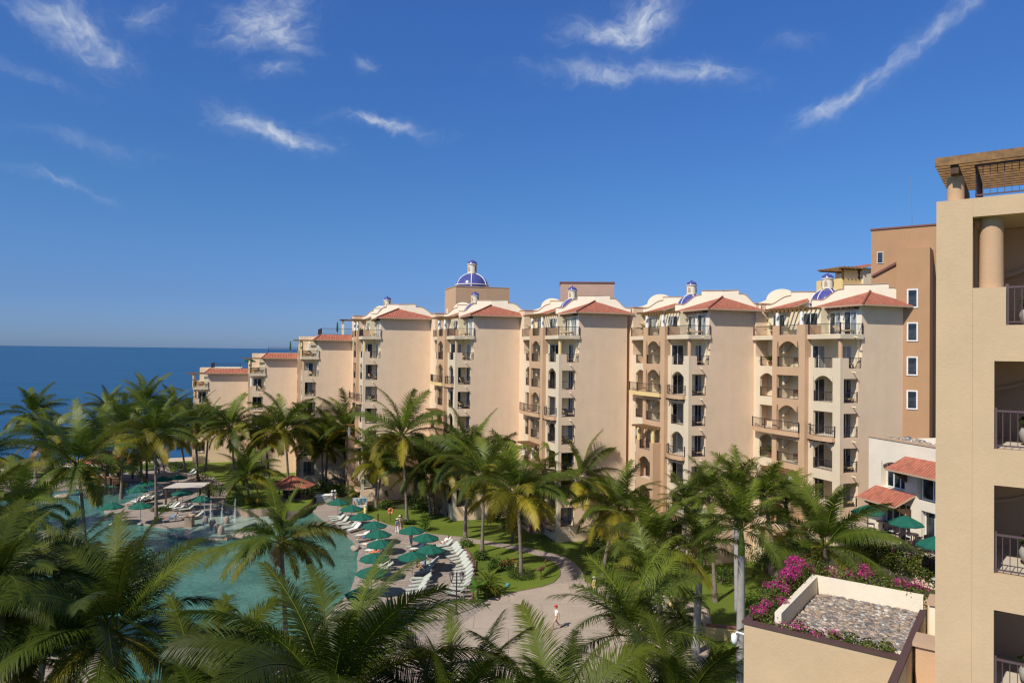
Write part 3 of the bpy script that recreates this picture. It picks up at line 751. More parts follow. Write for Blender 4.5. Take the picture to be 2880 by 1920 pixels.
mb.vprism(pr[1:13] + [(a, b + .09) for a, b in pr[1:13]][::-1], 'y', 1.55, 1.9, M['coping']); mb.obj('parapet', t_)
mb = MB()
for i in range(12): mb.box(-.02, 7, -.22 + i * .32, -.14 + i * .32, 26.42, 26.64, M['slat'])
mb.box(.32, .5, -.15, 3.9, 26.2, 26.419, M['beam']); mb.box(5.6, 5.8, -.35, 3.9, 26.2, 26.419, M['beam']); mb.obj('pergola', t_)
WING = t_

# ---------------------------------------------------------------- podium with gravel roof
t_ = empty('podium_building', (11.08, 18.54, 0), R(-36.2), 'low beige podium building with a gravel roof edged by flowers', 'building')
mb = MB(); mb.box(-5.1, -.85, .45, 6.7, 0, 12.95, W)
mb.box(-5.1, -.85, .45, .6, 12.95, 13.25, W); mb.box(-5.1, -4.95, .6, 6.7, 12.95, 13.25, W); mb.box(-4.95, -.85, 6.55, 6.7, 12.95, 13.25, W); mb.obj('wall', t_)
mb = MB(); mb.box(-5.16, -.85, .40, .63, 13.251, 13.33, M['darkcap']); mb.box(-5.16, -4.92, .63, 6.74, 13.251, 13.33, M['darkcap']); mb.obj('coping', t_)
mb = MB(); mb.box(-4.33, -4.13, .95, 5.65, 12.95, 13.62, M['creamy']); mb.box(-4.13, -.85, 5.45, 5.65, 12.95, 13.62, M['creamy']); mb.box(-4.13, -.85, .95, 1.05, 12.95, 13.28, M['creamy']); mb.obj('parapet', t_)
mb = MB(); mb.box(-.78, -.64, -3.5, 4.1, 8, 13.5, W); mb.box(-.80, -.62, -3.6, 4.15, 13.501, 13.58, M['darkcap']); mb.obj('boundary_wall', t_)
mb = MB()
for (y0, zz, mm) in ((.95, 13.55, 'tan'), (4.25, 13.75, 'ivory')):
    mb.box(-.55, -.02, y0, y0 + .7, 8, zz, M[mm]); mb.box(-.62, -.005, y0 - .08, y0 + .78, zz + .001, zz + .12, M['coping'])
mb.box(-.59, -.025, -3.5, 6.4, 8, 12.4, M['ivory']); mb.obj('pillar', t_)
PODIUM = t_
mb = MB(); r2 = random.Random(4)
cols = [(.36, .27, .20), (.25, .20, .165), (.42, .33, .25), (.17, .165, .17), (.38, .28, .21), (.50, .46, .40), (.28, .26, .25)]
M['pebble'], tt, bb = newmat('pebble'); at = tt.new('ShaderNodeAttribute'); at.attribute_name = 'tint'; tt.li(at.outputs[0], bb.inputs['Base Color']); bb.inputs['Roughness'].default_value = .75
mb.box(-4.13, -.85, 1.05, 5.45, 12.951, 13.0, M['rock'])
for i in range(3000):
    x, y = r2.uniform(-4.07, -.9), r2.uniform(1.1, 5.4); s = r2.uniform(.045, .085)
    mb.blob((x, y, 13.02 + r2.uniform(0, .05)), (s * r2.uniform(.9, 1.5), s, s * .7), M['pebble'], i, 6, 4, .1, tint=col_mul(r2.choice(cols), r2.uniform(.6, 1.15)))
g = mb.obj('gravel', None, (11.08, 18.54, 0), R(-36.2), fix=False); tag(g, 'round grey and tan pebbles covering the podium roof', 'gravel', kind='stuff')

# ---------------------------------------------------------------- restaurant with tiled awnings and its terrace
RA = math.atan2(-.972, .233)
t_ = empty('restaurant_building', (28.7, 57.0, 0), RA, 'white two storey restaurant with red tiled awnings', 'restaurant')
mb = MB()
# local x runs along the facade towards the viewer, local -y faces the terrace
panel(mb, 'x', 0, .5, 0, 12, 0, 15.0, [(1.35, 3.75, 11.3, 13.35, .35), (4.9, 7.2, 11.0, 13.0, 0), (1.5, 4.3, 7.9, 10.4, 0), (5.3, 8.0, 7.9, 10.3, 0)], M['creamy'])
mb.box(0, 12, .5, 7, 0, 14.8, M['creamy']); mb.obj('wall', t_)
mb = MB(); mb.box(-.06, 12.1, -.06, .56, 15.001, 15.08, M['coping']); mb.obj('coping', t_)
window(t_, 2.65, .38, 11.35, 2.1, 1.85, .09, n=3); window(t_, 6.1, .38, 11.05, 2.1, 1.9, .09, n=2)
window(t_, 2.9, .38, 7.92, 2.7, 2.45, .09, n=4); window(t_, 6.65, .38, 7.92, 2.6, 2.35, .09, n=3)
for (x0, x1, z) in ((.6, 4.6, 10.35), (3.6, 8.6, 13.05)):
    mb = MB(); hipslope(mb, [(x0 - .35, -1.35, z), (x1 - .35, -1.35, z), (x1 + .2, -.01, z + .95), (x0 + .2, -.01, z + .95)], (1, 0, 0), M['tile'])
    aw = mb.obj('awning', t_, fix=False)
    for xx in (x0 + .25, x1 - .35): mb = MB(); mb.hexa([(xx, -1.1, z - .3), (xx + .14, -1.1, z - .3), (xx + .14, -.003, z - 1.0), (xx, -.003, z - 1.0), (xx, -1.1, z - .14), (xx + .14, -1.1, z - .14), (xx + .14, -.003, z - .2), (xx, -.003, z - .2)], M['beam']); mb.obj('bracket', aw)
mb = MB(); r2 = random.Random(9)
for i in range(90):
    x, y = r2.uniform(.2, 9), r2.uniform(.7, 3.5); mb.blob((x, y, 14.85), (r2.uniform(.1, .5), r2.uniform(.1, .3), r2.uniform(.05, .16)), M['rock'] if i % 3 else M['metal'], i, 6, 4, .3)
mb.obj('roof_rubble', t_)
RB = t_
# ================================================================ ground, pool, paths
def gp(px, z=0.0): return [tuple(G(x, y, z))[:2] for x, y in px]
def sheet(name, poly, z, m, **kw):
    mb = MB(); mb.face([(x, y, z) for x, y in poly], m); o = mb.obj(name); tag(o, kind='structure', **kw); return o
def slab(name, poly, z0, z1, m, side=None):
    mb = MB(); mb.prism(poly, z0, z1, side or m, m); o = mb.obj(name); tag(o, kind='structure'); return o
SH = lambda x: 180 + .5 * x           # shoreline
sheet('ground', [(-230, SH(-230) - 14), (-230, -60), (260, -60), (260, 330), (230, SH(230) - 14)], 0, M['lawn'])
mb = MB(); xs = [-230, 230]
mb.face([(-230, SH(-230) - 14, .0), (230, SH(230) - 14, .0), (230, SH(230) + 6, -1.6), (-230, SH(-230) + 6, -1.6)], M['sand']); tag(mb.obj('beach'), kind='structure')
mb = MB(); n = 64; RS = 90000
mb.face([(RS * math.cos(2 * math.pi * i / n), RS * math.sin(2 * math.pi * i / n), -1.2) for i in range(n)], M['sea']); tag(mb.obj('sea'), kind='structure')

# pool: one water sheet, decks stand a step above it
pool_px = [(60, 1400), (150, 1380), (240, 1372), (330, 1352), (420, 1348), (470, 1352), (520, 1452), (640, 1440), (700, 1470), (760, 1480), (835, 1462), (880, 1440), (912, 1466), (962, 1500), (990, 1520), (1010, 1545), (1004, 1572), (1006, 1602), (986, 1662), (931, 1722), (851, 1792), (791, 1862), (761, 1932), (700, 2060), (300, 2200), (-500, 2200), (-500, 1480), (-100, 1430)]
sheet('pool_water', gp(pool_px), .012, M['pool'])
stage_px = [(484, 1507), (506, 1492), (528, 1468), (545, 1460), (625, 1442), (640, 1436), (700, 1452), (772, 1448), (778, 1476), (724, 1506), (680, 1514), (638, 1518), (560, 1516)]
slab('fountain_stage', gp(stage_px), 0, .05, M['stage'])
mb = MB(); pts = [Vector((*p, .07)) for p in gp([(478, 1506), (520, 1512), (560, 1516), (600, 1518), (640, 1519)])]
mb.tube(pts, .16, 6, M['stonewall']); tag(mb.obj('pool_kerb'), kind='structure')
# terrace with loungers beyond the pool
terr_px = [(-60, 1345), (60, 1352), (140, 1345), (230, 1337), (330, 1333), (430, 1320), (441, 1295), (466, 1295), (480, 1328), (560, 1333), (660, 1372), (640, 1400), (640, 1438), (625, 1443), (545, 1461), (530, 1482), (470, 1488), (400, 1476), (330, 1460), (292, 1440), (300, 1425), (350, 1418), (402, 1392), (436, 1378), (452, 1366), (430, 1352), (340, 1358), (240, 1376), (120, 1386), (-60, 1400)]
slab('pool_terrace', gp(terr_px), 0, .13, M['deck'])
# main sun deck, path and plaza
deck_px = [(882, 1418), (900, 1408), (940, 1420), (976, 1436), (1050, 1460), (1089, 1476), (1150, 1490), (1216, 1503), (1298, 1512), (1378, 1524), (1455, 1537), (1519, 1551), (1583, 1565), (1618, 1586), (1639, 1611), (1646, 1640), (1700, 1652), (1780, 1660), (1900, 1680), (1990, 1715), (2010, 1780), (1990, 1860), (1960, 1960), (1900, 2100), (1700, 2300), (1000, 2300), (700, 2060), (761, 1932), (791, 1862), (851, 1792), (931, 1722), (986, 1662), (1006, 1602), (1004, 1572), (1010, 1545), (990, 1520), (962, 1500), (912, 1466), (880, 1440)]
slab('sun_deck', gp(deck_px), 0, .13, M['deck'])
plaza_px = [(1404, 1680), (1455, 1668), (1519, 1656), (1575, 1642), (1646, 1644), (1700, 1656), (1780, 1664), (1900, 1684), (1985, 1718), (2004, 1780), (1984, 1860), (1954, 1960), (1890, 2090), (1300, 2250), (1240, 1900), (1300, 1760)]
sheet('plaza', gp(plaza_px), .134, M['plaza'])
isl_px = [(1328, 1532), (1378, 1538), (1430, 1547), (1481, 1558), (1532, 1573), (1562, 1588), (1576, 1606), (1575, 1624), (1557, 1642), (1519, 1655), (1455, 1667), (1404, 1680), (1350, 1698), (1326, 1702), (1333, 1660), (1336, 1615), (1332, 1585), (1322, 1562), (1308, 1544), (1314, 1531)]
ip = gp(isl_px); slab('lawn_island', ip, .1, .2, M['lawn'], M['stonewall'])
mb = MB(); mb.tube([Vector((*p, .2)) for p in gp([(1326, 1700), (1333, 1660), (1336, 1615), (1332, 1585), (1322, 1562), (1308, 1544), (1300, 1530)])], .1, 6, M['maroon']); tag(mb.obj('lawn_kerb'), kind='structure')
# planted bank with stone wall behind the fountain
bank_px = [(628, 1426), (640, 1441), (665, 1450), (700, 1455), (735, 1454), (772, 1450), (800, 1462), (840, 1458), (872, 1436), (884, 1414), (850, 1404), (780, 1398), (700, 1398), (650, 1400)]
slab('planted_bank', gp(bank_px), 0, 1.05, M['lawn'], M['stonewall'])
slab('planting_bed', gp([(640, 1372), (700, 1392), (850, 1400), (930, 1408), (1010, 1430), (1200, 1432), (1290, 1440), (1300, 1425), (1150, 1395), (900, 1372), (700, 1360)]), .0, .06, M['soil'])
# strip of planting under the foreground palms beside the podium
slab('planting_bed', gp([(2012, 1770), (2120, 1770), (2140, 2100), (1930, 2100), (1985, 1900)]), 0, .16, M['lawn'], M['soil'])

# ================================================================ leaves
def col_mul(c, k): return tuple(x * k for x in c)
def clump(mb, c, r, n, size, rr, base, m=None, var=.35, flat=.0):
    m = m or M['leaf']
    for i in range(n):
        d = Vector((rr.gauss(0, 1), rr.gauss(0, 1), rr.gauss(0, 1) * (1 - flat))).normalized(); q = rr.random() ** .33
        k = 1 + .22 * math.sin(3.1 * d.x + 5 * c[0] + 2 * d.z) * math.cos(3.7 * d.y + c[1])
        p = Vector((c[0] + d.x * r[0] * q * k, c[1] + d.y * r[1] * q * k, c[2] + d.z * r[2] * q * k))
        nrm = (d + Vector((rr.gauss(0, .5), rr.gauss(0, .5), rr.gauss(0, .5) + .3))).normalized()
        a = nrm.cross(Vector((rr.gauss(0, 1), rr.gauss(0, 1), rr.gauss(0, 1)))).normalized(); b = nrm.cross(a)
        s = size * rr.uniform(.6, 1.3); t_ = col_mul(base if not isinstance(base, list) else rr.choice(base), rr.uniform(1 - var, 1 + var))
        mb.face([p - a * s - b * s * .15, p - b * s * .45, p + a * s + b * s * .1, p + b * s * .45], m, tint=t_)

GREENS = [(.055, .105, .012), (.085, .135, .018), (.04, .075, .012)]
def frond(mb, rr, p0, az, e0, L, droop, nl, lmax, tint, width=.055, seg=2, roll=0.0, plume=0.0, hang=.55, rach=.035):
    """one pinnate leaf: a drooping rib with leaflets on both sides"""
    N = 14; pts = [Vector(p0)]; dirs = []; side_az = rr.uniform(-.25, .25)
    for i in range(N):
        s = i / N; e = e0 - droop * (s ** 1.35); a = az + side_az * s
        d = Vector((math.cos(a) * math.cos(e), math.sin(a) * math.cos(e), math.sin(e))); dirs.append(d); pts.append(pts[-1] + d * (L / N))
    dirs.append(dirs[-1])
    mb.tube(pts, [rach * (1 - .85 * i / N) for i in range(N + 1)], 4, M['frond'], True, False, tint=tuple(min(1, c * k) for c, k in zip(tint, (2.0, 1.6, 1.4))))
    up0 = Vector((0, 0, 1))
    for j in range(nl):
        s = .13 + .87 * (j + .5) / nl; x = s * N; i = min(N - 1, int(x)); f = x - i
        p = pts[i].lerp(pts[i + 1], f); d = dirs[i].lerp(dirs[i + 1], f).normalized()
        sd = d.cross(up0)
        if sd.length < .05: sd = Vector((math.sin(az), -math.cos(az), 0))
        sd.normalize(); nm = sd.cross(d).normalized()
        cr, sr = math.cos(roll), math.sin(roll); sd2 = sd * cr + nm * sr; nm2 = nm * cr - sd * sr
        prof = (.42 + .58 * math.sin(min(1, s * 2.4) * math.pi / 2)) * (1 - .62 * max(0, (s - .45) / .55) ** 1.4)
        fw = .45 + .9 * s ** 1.5
        for sg in (-1, 1):
            if rr.random() < .03: continue
            l = lmax * prof * rr.uniform(.85, 1.1); pl = rr.uniform(-plume, plume) if plume else 0
            v = (sd2 * sg + d * fw * rr.uniform(.85, 1.15) + nm2 * (.28 - .25 * s + pl + rr.uniform(-.07, .07))).normalized()
            t0 = v.cross(nm2).normalized() * (width * .5 * (.6 + .4 * prof))
            hg = hang * rr.uniform(.7, 1.35); q = p; prev = None; tn = col_mul(tint, rr.uniform(.78, 1.2))
            tn = (tn[0] * (1 + .25 * s), tn[1], tn[2])
            for g in range(seg):
                v2 = (v + Vector((0, 0, -1)) * hg * (g + .35) / seg).normalized(); q2 = q + v2 * (l / seg)
                w0 = 1 - .75 * (g / seg) if g else .75; 
                a_, b_ = q - t0 * w0, q + t0 * w0
                if g == seg - 1: mb.face([a_, b_, q2], M['frond'], tint=tn)
                else:
                    w1 = 1 - .45 * ((g + 1) / seg); mb.face([a_, b_, q2 + t0 * w1, q2 - t0 * w1], M['frond'], tint=tn)
                q = q2

YOUNG, MID, OLD, YEL, DEAD = (.12, .175, .018), (.068, .106, .013), (.14, .155, .016), (.25, .235, .022), (.28, .19, .07)
def crown_mesh(name, seed, n=24, L=4.6, nl=80, lmax=1.12, width=.062, seg=2, kind='coco', yellow=.25, shade_mul=1.0):
    rr = random.Random(seed); mb = MB(); ga = 2.39996
    for i in range(n):
        s = (i + .5) / n; az = i * ga + rr.uniform(-.3, .3)
        if kind == 'coco':
            e0 = R(84 - 102 * s ** .85 + rr.uniform(-9, 9)); dr = R(rr.uniform(38, 62) + 34 * min(1, 1.6 * s) * (1 - .35 * s)); ll = L * (.72 + .38 * math.sin(math.pi * min(1, .25 + s * .75))) * rr.uniform(.9, 1.1)
            ti = YOUNG if s < .2 else (MID if s < .72 else OLD)
            if s > .72 and rr.random() < yellow * 2: ti = YEL
            elif s > .35 and rr.random() < yellow: ti = tuple((a + b) / 2 for a, b in zip(ti, YEL))
            if s > .95 and rr.random() < .4: ti = DEAD
            k = rr.uniform(.75, 1.2) * shade_mul; ti = col_mul(ti, k)
            frond(mb, rr, (.12 * math.cos(az), .12 * math.sin(az), .25 * (1 - s)), az, e0, ll, dr, nl, lmax * rr.uniform(.9, 1.1), ti, width, seg, rr.uniform(-.8, .8), 0, rr.uniform(.4, .75) + .75 * s)
        else:
            e0 = R(86 - 88 * s + rr.uniform(-8, 8)); dr = R(rr.uniform(42, 78)); ll = L * rr.uniform(.88, 1.08)
            ti = YOUNG if s < .3 else MID
            if s > .8 and rr.random() < .3: ti = YEL
            frond(mb, rr, (.06 * math.cos(az), .06 * math.sin(az), .2 * (1 - s)), az, e0, ll, dr, nl, lmax * rr.uniform(.9, 1.1), col_mul(ti, rr.uniform(.8, 1.25)), width, seg, rr.uniform(-.5, .5), .38, rr.uniform(.35, .8))
    if kind == 'coco':
        for k in range(5):
            a = rr.uniform(0, 6.28); mb.blob((.34 * math.cos(a), .34 * math.sin(a), -.18 - rr.uniform(0, .2)), (.15, .15, .18), M['frond'], k, 7, 5, .05, tint=(.16, .14, .02))
    return mb.mesh(name, fix=False)
CROWN = {}
for i in range(6): CROWN['c%d' % i] = crown_mesh('palm_crown', 20 + i, n=(28, 25, 30, 26, 27, 29)[i], yellow=(.25, .12, .35, .16, .34, .1)[i])
for i in range(3): CROWN['f%d' % i] = crown_mesh('palm_crown', 60 + i, n=31, L=5.0, nl=125, lmax=1.2, width=.046, seg=3, shade_mul=.72, yellow=(.15, .3, .2)[i])  # foreground crowns: weaker sun and shade put into a darker frond colour
for i in range(2): CROWN['r%d' % i] = crown_mesh('palm_crown', 80 + i, n=17, L=3.4, nl=70, lmax=.95, width=.055, kind='royal')
CROWN['rf'] = crown_mesh('palm_crown', 90, n=18, L=3.9, nl=105, lmax=1.0, width=.042, seg=3, kind='royal')
CROWN['cy'] = crown_mesh('palm_crown', 95, n=34, L=1.25, nl=26, lmax=.28, width=.035, kind='coco', yellow=0)

def palm(px, py, Y, rad, key, label, base=None, lean=None, rz=None, group='palm trees of the resort garden'):
    """px, py: where the heart of the crown shows in the photograph, at distance Y; rad: frond length in metres"""
    h = PY(px, py, Y); slim = key[0] == 'q'; key = key.replace('q', 'r'); royal = key[0] == 'r' and not slim; seed = int(px * 7 + py); rr = random.Random(seed)
    if base: bpt = G(*base)
    else:
        a = rr.uniform(0, 6.28); k = .25 if royal else rr.uniform(.4, 1.5); bpt = Vector((h.x + k * math.cos(a), h.y + k * math.sin(a), 0))
    name = 'royal_palm' if royal else ('feather_palm' if slim else 'coconut_palm')
    root = empty(name, (bpt.x, bpt.y, 0), 0, label, 'palm tree', group)
    tp = Vector((h.x - bpt.x, h.y - bpt.y, h.z)); mb = MB(); n = 16
    def at(s): b = s ** 1.8; return Vector((tp.x * (.35 * s + .65 * b), tp.y * (.35 * s + .65 * b), tp.z * s))
    if royal:
        top = .84; pts = [at(top * i / n) for i in range(n + 1)]
        mb.tube(pts, [.26 * (1 + .12 * math.sin(3.1 * i / n) - .2 * i / n) for i in range(n + 1)], 14, M['gbark'])
        mb.obj('trunk', root)
        mb = MB(); mb.tube([at(top + (1 - top) * i / 5) for i in range(6)], [.215, .22, .20, .16, .13, .1], 12, M['shaft']); mb.obj('crownshaft', root)
    else:
        pts = []; rad_ = []
        for i in range(40):
            s = i / 39; pts.append(at(s)); rad_.append((.145 + .13 * math.exp(-s * 9) + .02 * (1 - s)) * (1 + (.05 if i % 2 else -.03)))
        mb.tube(pts, rad_, 9, M['bark']); mb.obj('trunk', root)
    base_L = {'c': 4.6, 'f': 5.0, 'r': 3.4}[key[0]] if key != 'rf' else 3.9
    k = rad / base_L * (1.05 if key[0] == 'f' or key == 'rf' else (1.1 if key[0] == 'r' else 1.34))
    link('crown', CROWN[key], root, tuple(tp), rot=(rr.uniform(-.1, .1), rr.uniform(-.1, .1), rr.uniform(0, 6.28) if rz is None else rz), scale=(k, k, k))
    return root

PALMS = [
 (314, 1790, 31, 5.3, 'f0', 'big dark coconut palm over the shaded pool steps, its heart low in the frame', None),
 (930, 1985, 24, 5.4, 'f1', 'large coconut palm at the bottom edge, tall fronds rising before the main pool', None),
 (789, 1525, 50, 3.45, 'c1', 'coconut palm standing alone before the turquoise pool, gazebo roof above it', (804, 1843)),
 (693, 1342, 92.9, 3.5, 'c4', 'coconut palm on the planted bank behind the stone fountain', (702, 1441)),
 (219, 1314, 73, 5.0, 'c0', 'full crowned coconut palm by the far pool arm, trunk rising from the water edge', (240, 1559)),
 (139, 1240, 100, 3.9, 'c2', 'coconut palm behind the far pool, under the one standing highest against the sea', None),
 (92, 1170, 115, 4.0, 'c3', 'windswept coconut palm with only sea behind its crown', None),
 (284, 1205, 112, 3.9, 'c5', 'coconut palm over the red roofed beach bar, yellow stalk in its heart', None),
 (303, 1152, 122, 3.5, 'c1', 'tall coconut palm seen above the beach bar palm, sea behind it', None),
 (435, 1224, 88.3, 4.6, 'c0', 'coconut palm with long hanging fronds among the far green parasols', (439, 1462)),
 (411, 1136, 118, 4.2, 'c3', 'tallest coconut palm of the seaside clump, upright fronds on top', None),
 (488, 1145, 138, 3.4, 'c2', 'small distant coconut palm at the foot of the lowest hotel block', None),
 (548, 1204, 114, 4.5, 'c1', 'coconut palm on the small far lawn, lowest hotel block behind', (556, 1354)),
 (590, 1185, 126, 3.6, 'c5', 'coconut palm half hidden against the blank wall of the lowest hotel block', None),
 (650, 1206, 106, 4.4, 'c5', 'bushy coconut palm before the second lowest hotel block', None),
 (801, 1215, 102, 4.6, 'c0', 'coconut palm whose trunk crosses the red gazebo roof', (812, 1398)),
 (875, 1204, 112, 3.8, 'c3', 'coconut palm right behind the gazebo palm, dense dark crown', None),
 (974, 1212, 106, 4.4, 'c4', 'coconut palm before the stair of yellow wall, beside the first blue domed block', (994, 1390)),
 (1129, 1228, 88, 4.7, 'c3', 'coconut palm with pale straight trunk by the orange life ring', (1144, 1470)),
 (1316, 1290, 81.4, 4.4, 'c2', 'coconut palm leaning over the garden path, many long yellowing fronds', (1308, 1513)),
 (1455, 1394, 67.8, 4.4, 'c4', 'tall yellow green coconut palm on the lawn island with round hedge at its foot', (1466, 1622)),
 (1362, 1350, 75, 4.1, 'c0', 'coconut palm between the path and the clipped bush, behind the island palm', (1356, 1558)),
 (1628, 1351, 81.4, 4.3, 'c4', 'coconut palm with orange hanging frond before the wall of the penthouse block', (1634, 1517)),
 (2086, 1490, 46, 3.7, 'rf', 'royal palm with thick grey trunk beside the podium building', (2082, 1925)),
 (1972, 1540, 50, 3.4, 'r1', 'royal palm with pale trunk standing in the planting beside the plaza', (1958, 1840)),
 (1833, 1545, 50, 3.7, 'c5', 'dark green coconut palm beside the curve of the garden path', None),
 (1825, 1640, 42, 3.3, 'q0', 'low feather palm at the plaza edge with upright fronds', None),
 (1790, 1790, 30, 3.8, 'qf', 'feather palm nearest the podium lamp, broad glossy fronds over the plaza', None),
 (1990, 1385, 62, 3.3, 'q0', 'feather palm behind the plaza, its fronds before the penthouse block balconies', None),
 (2070, 1375, 60, 3.4, 'r1', 'royal palm directly under the timber pergola of the tower block', None),
 (2150, 1400, 58, 3.4, 'q0', 'feather palm touching the lower pergola column of the tower block', None),
 (2318, 1540, 48, 3.9, 'c1', 'coconut palm before the corner balconies of the tower block, beside the terrace parasols', None),
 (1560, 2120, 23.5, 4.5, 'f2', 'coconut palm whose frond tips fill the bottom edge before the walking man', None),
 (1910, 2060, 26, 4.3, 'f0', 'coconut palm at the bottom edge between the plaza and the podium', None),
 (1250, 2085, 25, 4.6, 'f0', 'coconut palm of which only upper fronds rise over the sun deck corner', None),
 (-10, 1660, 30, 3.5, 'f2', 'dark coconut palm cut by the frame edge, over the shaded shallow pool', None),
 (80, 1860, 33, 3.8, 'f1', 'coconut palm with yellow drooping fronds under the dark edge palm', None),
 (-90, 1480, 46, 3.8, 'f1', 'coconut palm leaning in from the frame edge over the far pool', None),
 (-50, 1290, 80, 4.0, 'c5', 'coconut palm at the frame edge, fronds over the beach parasols', None),
 (60, 1440, 62, 3.8, 'c1', 'coconut palm in the dark hedge near the beach bridge', None),
 (352, 1222, 100, 4.4, 'c2', 'coconut palm wedged between the beach bar and the hanging frond palm', None),
 (745, 1235, 108, 4.0, 'c4', 'coconut palm behind the planted bank, before the terraced block wall', None),
 (1245, 1300, 92, 4.4, 'c5', 'coconut palm behind the path palms, against the blank wall of the middle block', None),
 (1930, 1420, 66, 3.2, 'q1', 'feather palm farthest from the plaza, beside the maroon pillar base', None),
 (2210, 1420, 60, 3.2, 'q1', 'feather palm under the arched balconies of the tower block', None),
 (925, 1235, 110, 3.8, 'c2', 'coconut palm between gazebo palm and the first domed block', None),
 (1060, 1305, 98, 3.8, 'c0', 'short coconut palm above the hedge by the cream steps', None),
 (1190, 1330, 92, 3.8, 'c1', 'short coconut palm before the ground floor of the middle block', None),
 (1545, 1370, 84, 3.8, 'c3', 'coconut palm in the hedge between the two yellowing path palms', None),
 (1735, 1440, 66, 3.6, 'c2', 'coconut palm under the arches of the block behind the plaza', None),
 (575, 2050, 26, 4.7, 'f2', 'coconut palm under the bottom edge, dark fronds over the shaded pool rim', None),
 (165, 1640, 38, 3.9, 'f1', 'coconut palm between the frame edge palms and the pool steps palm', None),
 (905, 1262, 108, 3.3, 'c5', 'short dark coconut palm behind the towel counter', None),
 (1085, 1290, 100, 3.4, 'c2', 'short coconut palm at the corner of the second domed block', None),
 (1255, 1345, 94, 3.2, 'c3', 'short coconut palm in the hedge behind the leaning path palm', None),
 (390, 1275, 106, 3.8, 'c5', 'coconut palm beside the bar railing, low crown', None),
 (500, 1215, 122, 3.8, 'c3', 'coconut palm before the foot of the lowest hotel block', None),
 (-130, 1600, 36, 5.0, 'f0', 'coconut palm mostly outside the frame, shading the pool corner', None),  # added out of view to throw shade on the lower left pool
 (-150, 1760, 32, 5.0, 'f2', 'coconut palm outside the lower frame corner, shading the steps', None),  # unseen palm, added for the shade it casts over the steps
]
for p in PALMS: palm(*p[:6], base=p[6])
# cycads and small palms of the beds
def cycad(px, py, k, label, h=.5, z=.0):
    p = G(px, py, z); root = empty('cycad', (p.x, p.y, z), 0, label, 'cycad', 'cycads and low palms in the beds')
    mb = MB(); mb.tube([(0, 0, 0), (0, 0, h)], [.16, .13], 8, M['bark']); mb.obj('trunk', root)
    link('crown', CROWN['cy'], root, (0, 0, h), rz=px, scale=(k, k, k))
for a in [(1374, 1672, 1.25, 'cycad with stiff round crown on the lawn island beside the lamp post', .7, .2), (1084, 1402, 1.6, 'spiky cycad on the lawn behind the life ring', 1.2), (935, 1360, 1.8, 'cycad in the shade by the service counter', 1.2), (1440, 1525, 1.4, 'slim low palm beside the path palm trunk', 2.2),
          (1905, 1790, 1.5, 'small low palm at the plaza edge between the royal palms', 1.4), (1060, 1385, 1.7, 'low palm before the yellow stair', 1.3), (1690, 1545, 2.0, 'wide low palm beside the bend of the path', 1.0), (1010, 1400, 1.5, 'low palm in the bed under the block wall', .9)]: cycad(*a)

# ================================================================ shrubs
def shrub(px, py, r, h, label, name='shrub', tint=None, flowers=None, z=0.0, n=520, size=.11, trunk=0.0, seed=None, cat='shrub'):
    p = G(px, py, z); rr = random.Random(seed or int(px * 3 + py)); root = empty(name, (p.x, p.y, z), 0, label, cat, None)
    mb = MB(); rx, ry = r if isinstance(r, tuple) else (r, r)
    for k in range(5):
        a = rr.uniform(0, 6.28); q = .45
        clump(mb, (rx * q * math.cos(a), ry * q * math.sin(a), trunk + h * rr.uniform(.4, .62)), (rx * .62, ry * .62, h * .42), n // 5, size, rr, tint or GREENS)
    clump(mb, (0, 0, trunk + h * .4), (rx * .9, ry * .9, h * .42), n // 3, size, rr, tint or GREENS)
    mb.obj('foliage', root, fix=False)
    mb = MB()
    for k in range(4):
        a = rr.uniform(0, 6.28); mb.tube([(0, 0, -.02), (.2 * rx * math.cos(a), .2 * ry * math.sin(a), trunk + h * .3), (.5 * rx * math.cos(a), .5 * ry * math.sin(a), trunk + h * .6)], [.05, .035, .015], 5, M['bark'])
    mb.obj('stem', root)
    if flowers:
        mb = MB()
        for k in range(9):
            a = rr.uniform(0, 6.28); clump(mb, (rx * .7 * math.cos(a), ry * .7 * math.sin(a), trunk + h * rr.uniform(.55, .85)), (rx * .25, ry * .25, h * .16), 12, size * .8, rr, flowers, M['petal'])
        mb.obj('flowers', root, fix=False)
    return root
RED, YELL, PINK, WHITE_, ORG = (.5, .03, .03), (.6, .42, .02), (.55, .03, .22), (.75, .72, .55), (.55, .16, .03)
CROT = [(.30, .24, .02), (.09, .12, .015), (.2, .09, .02)]
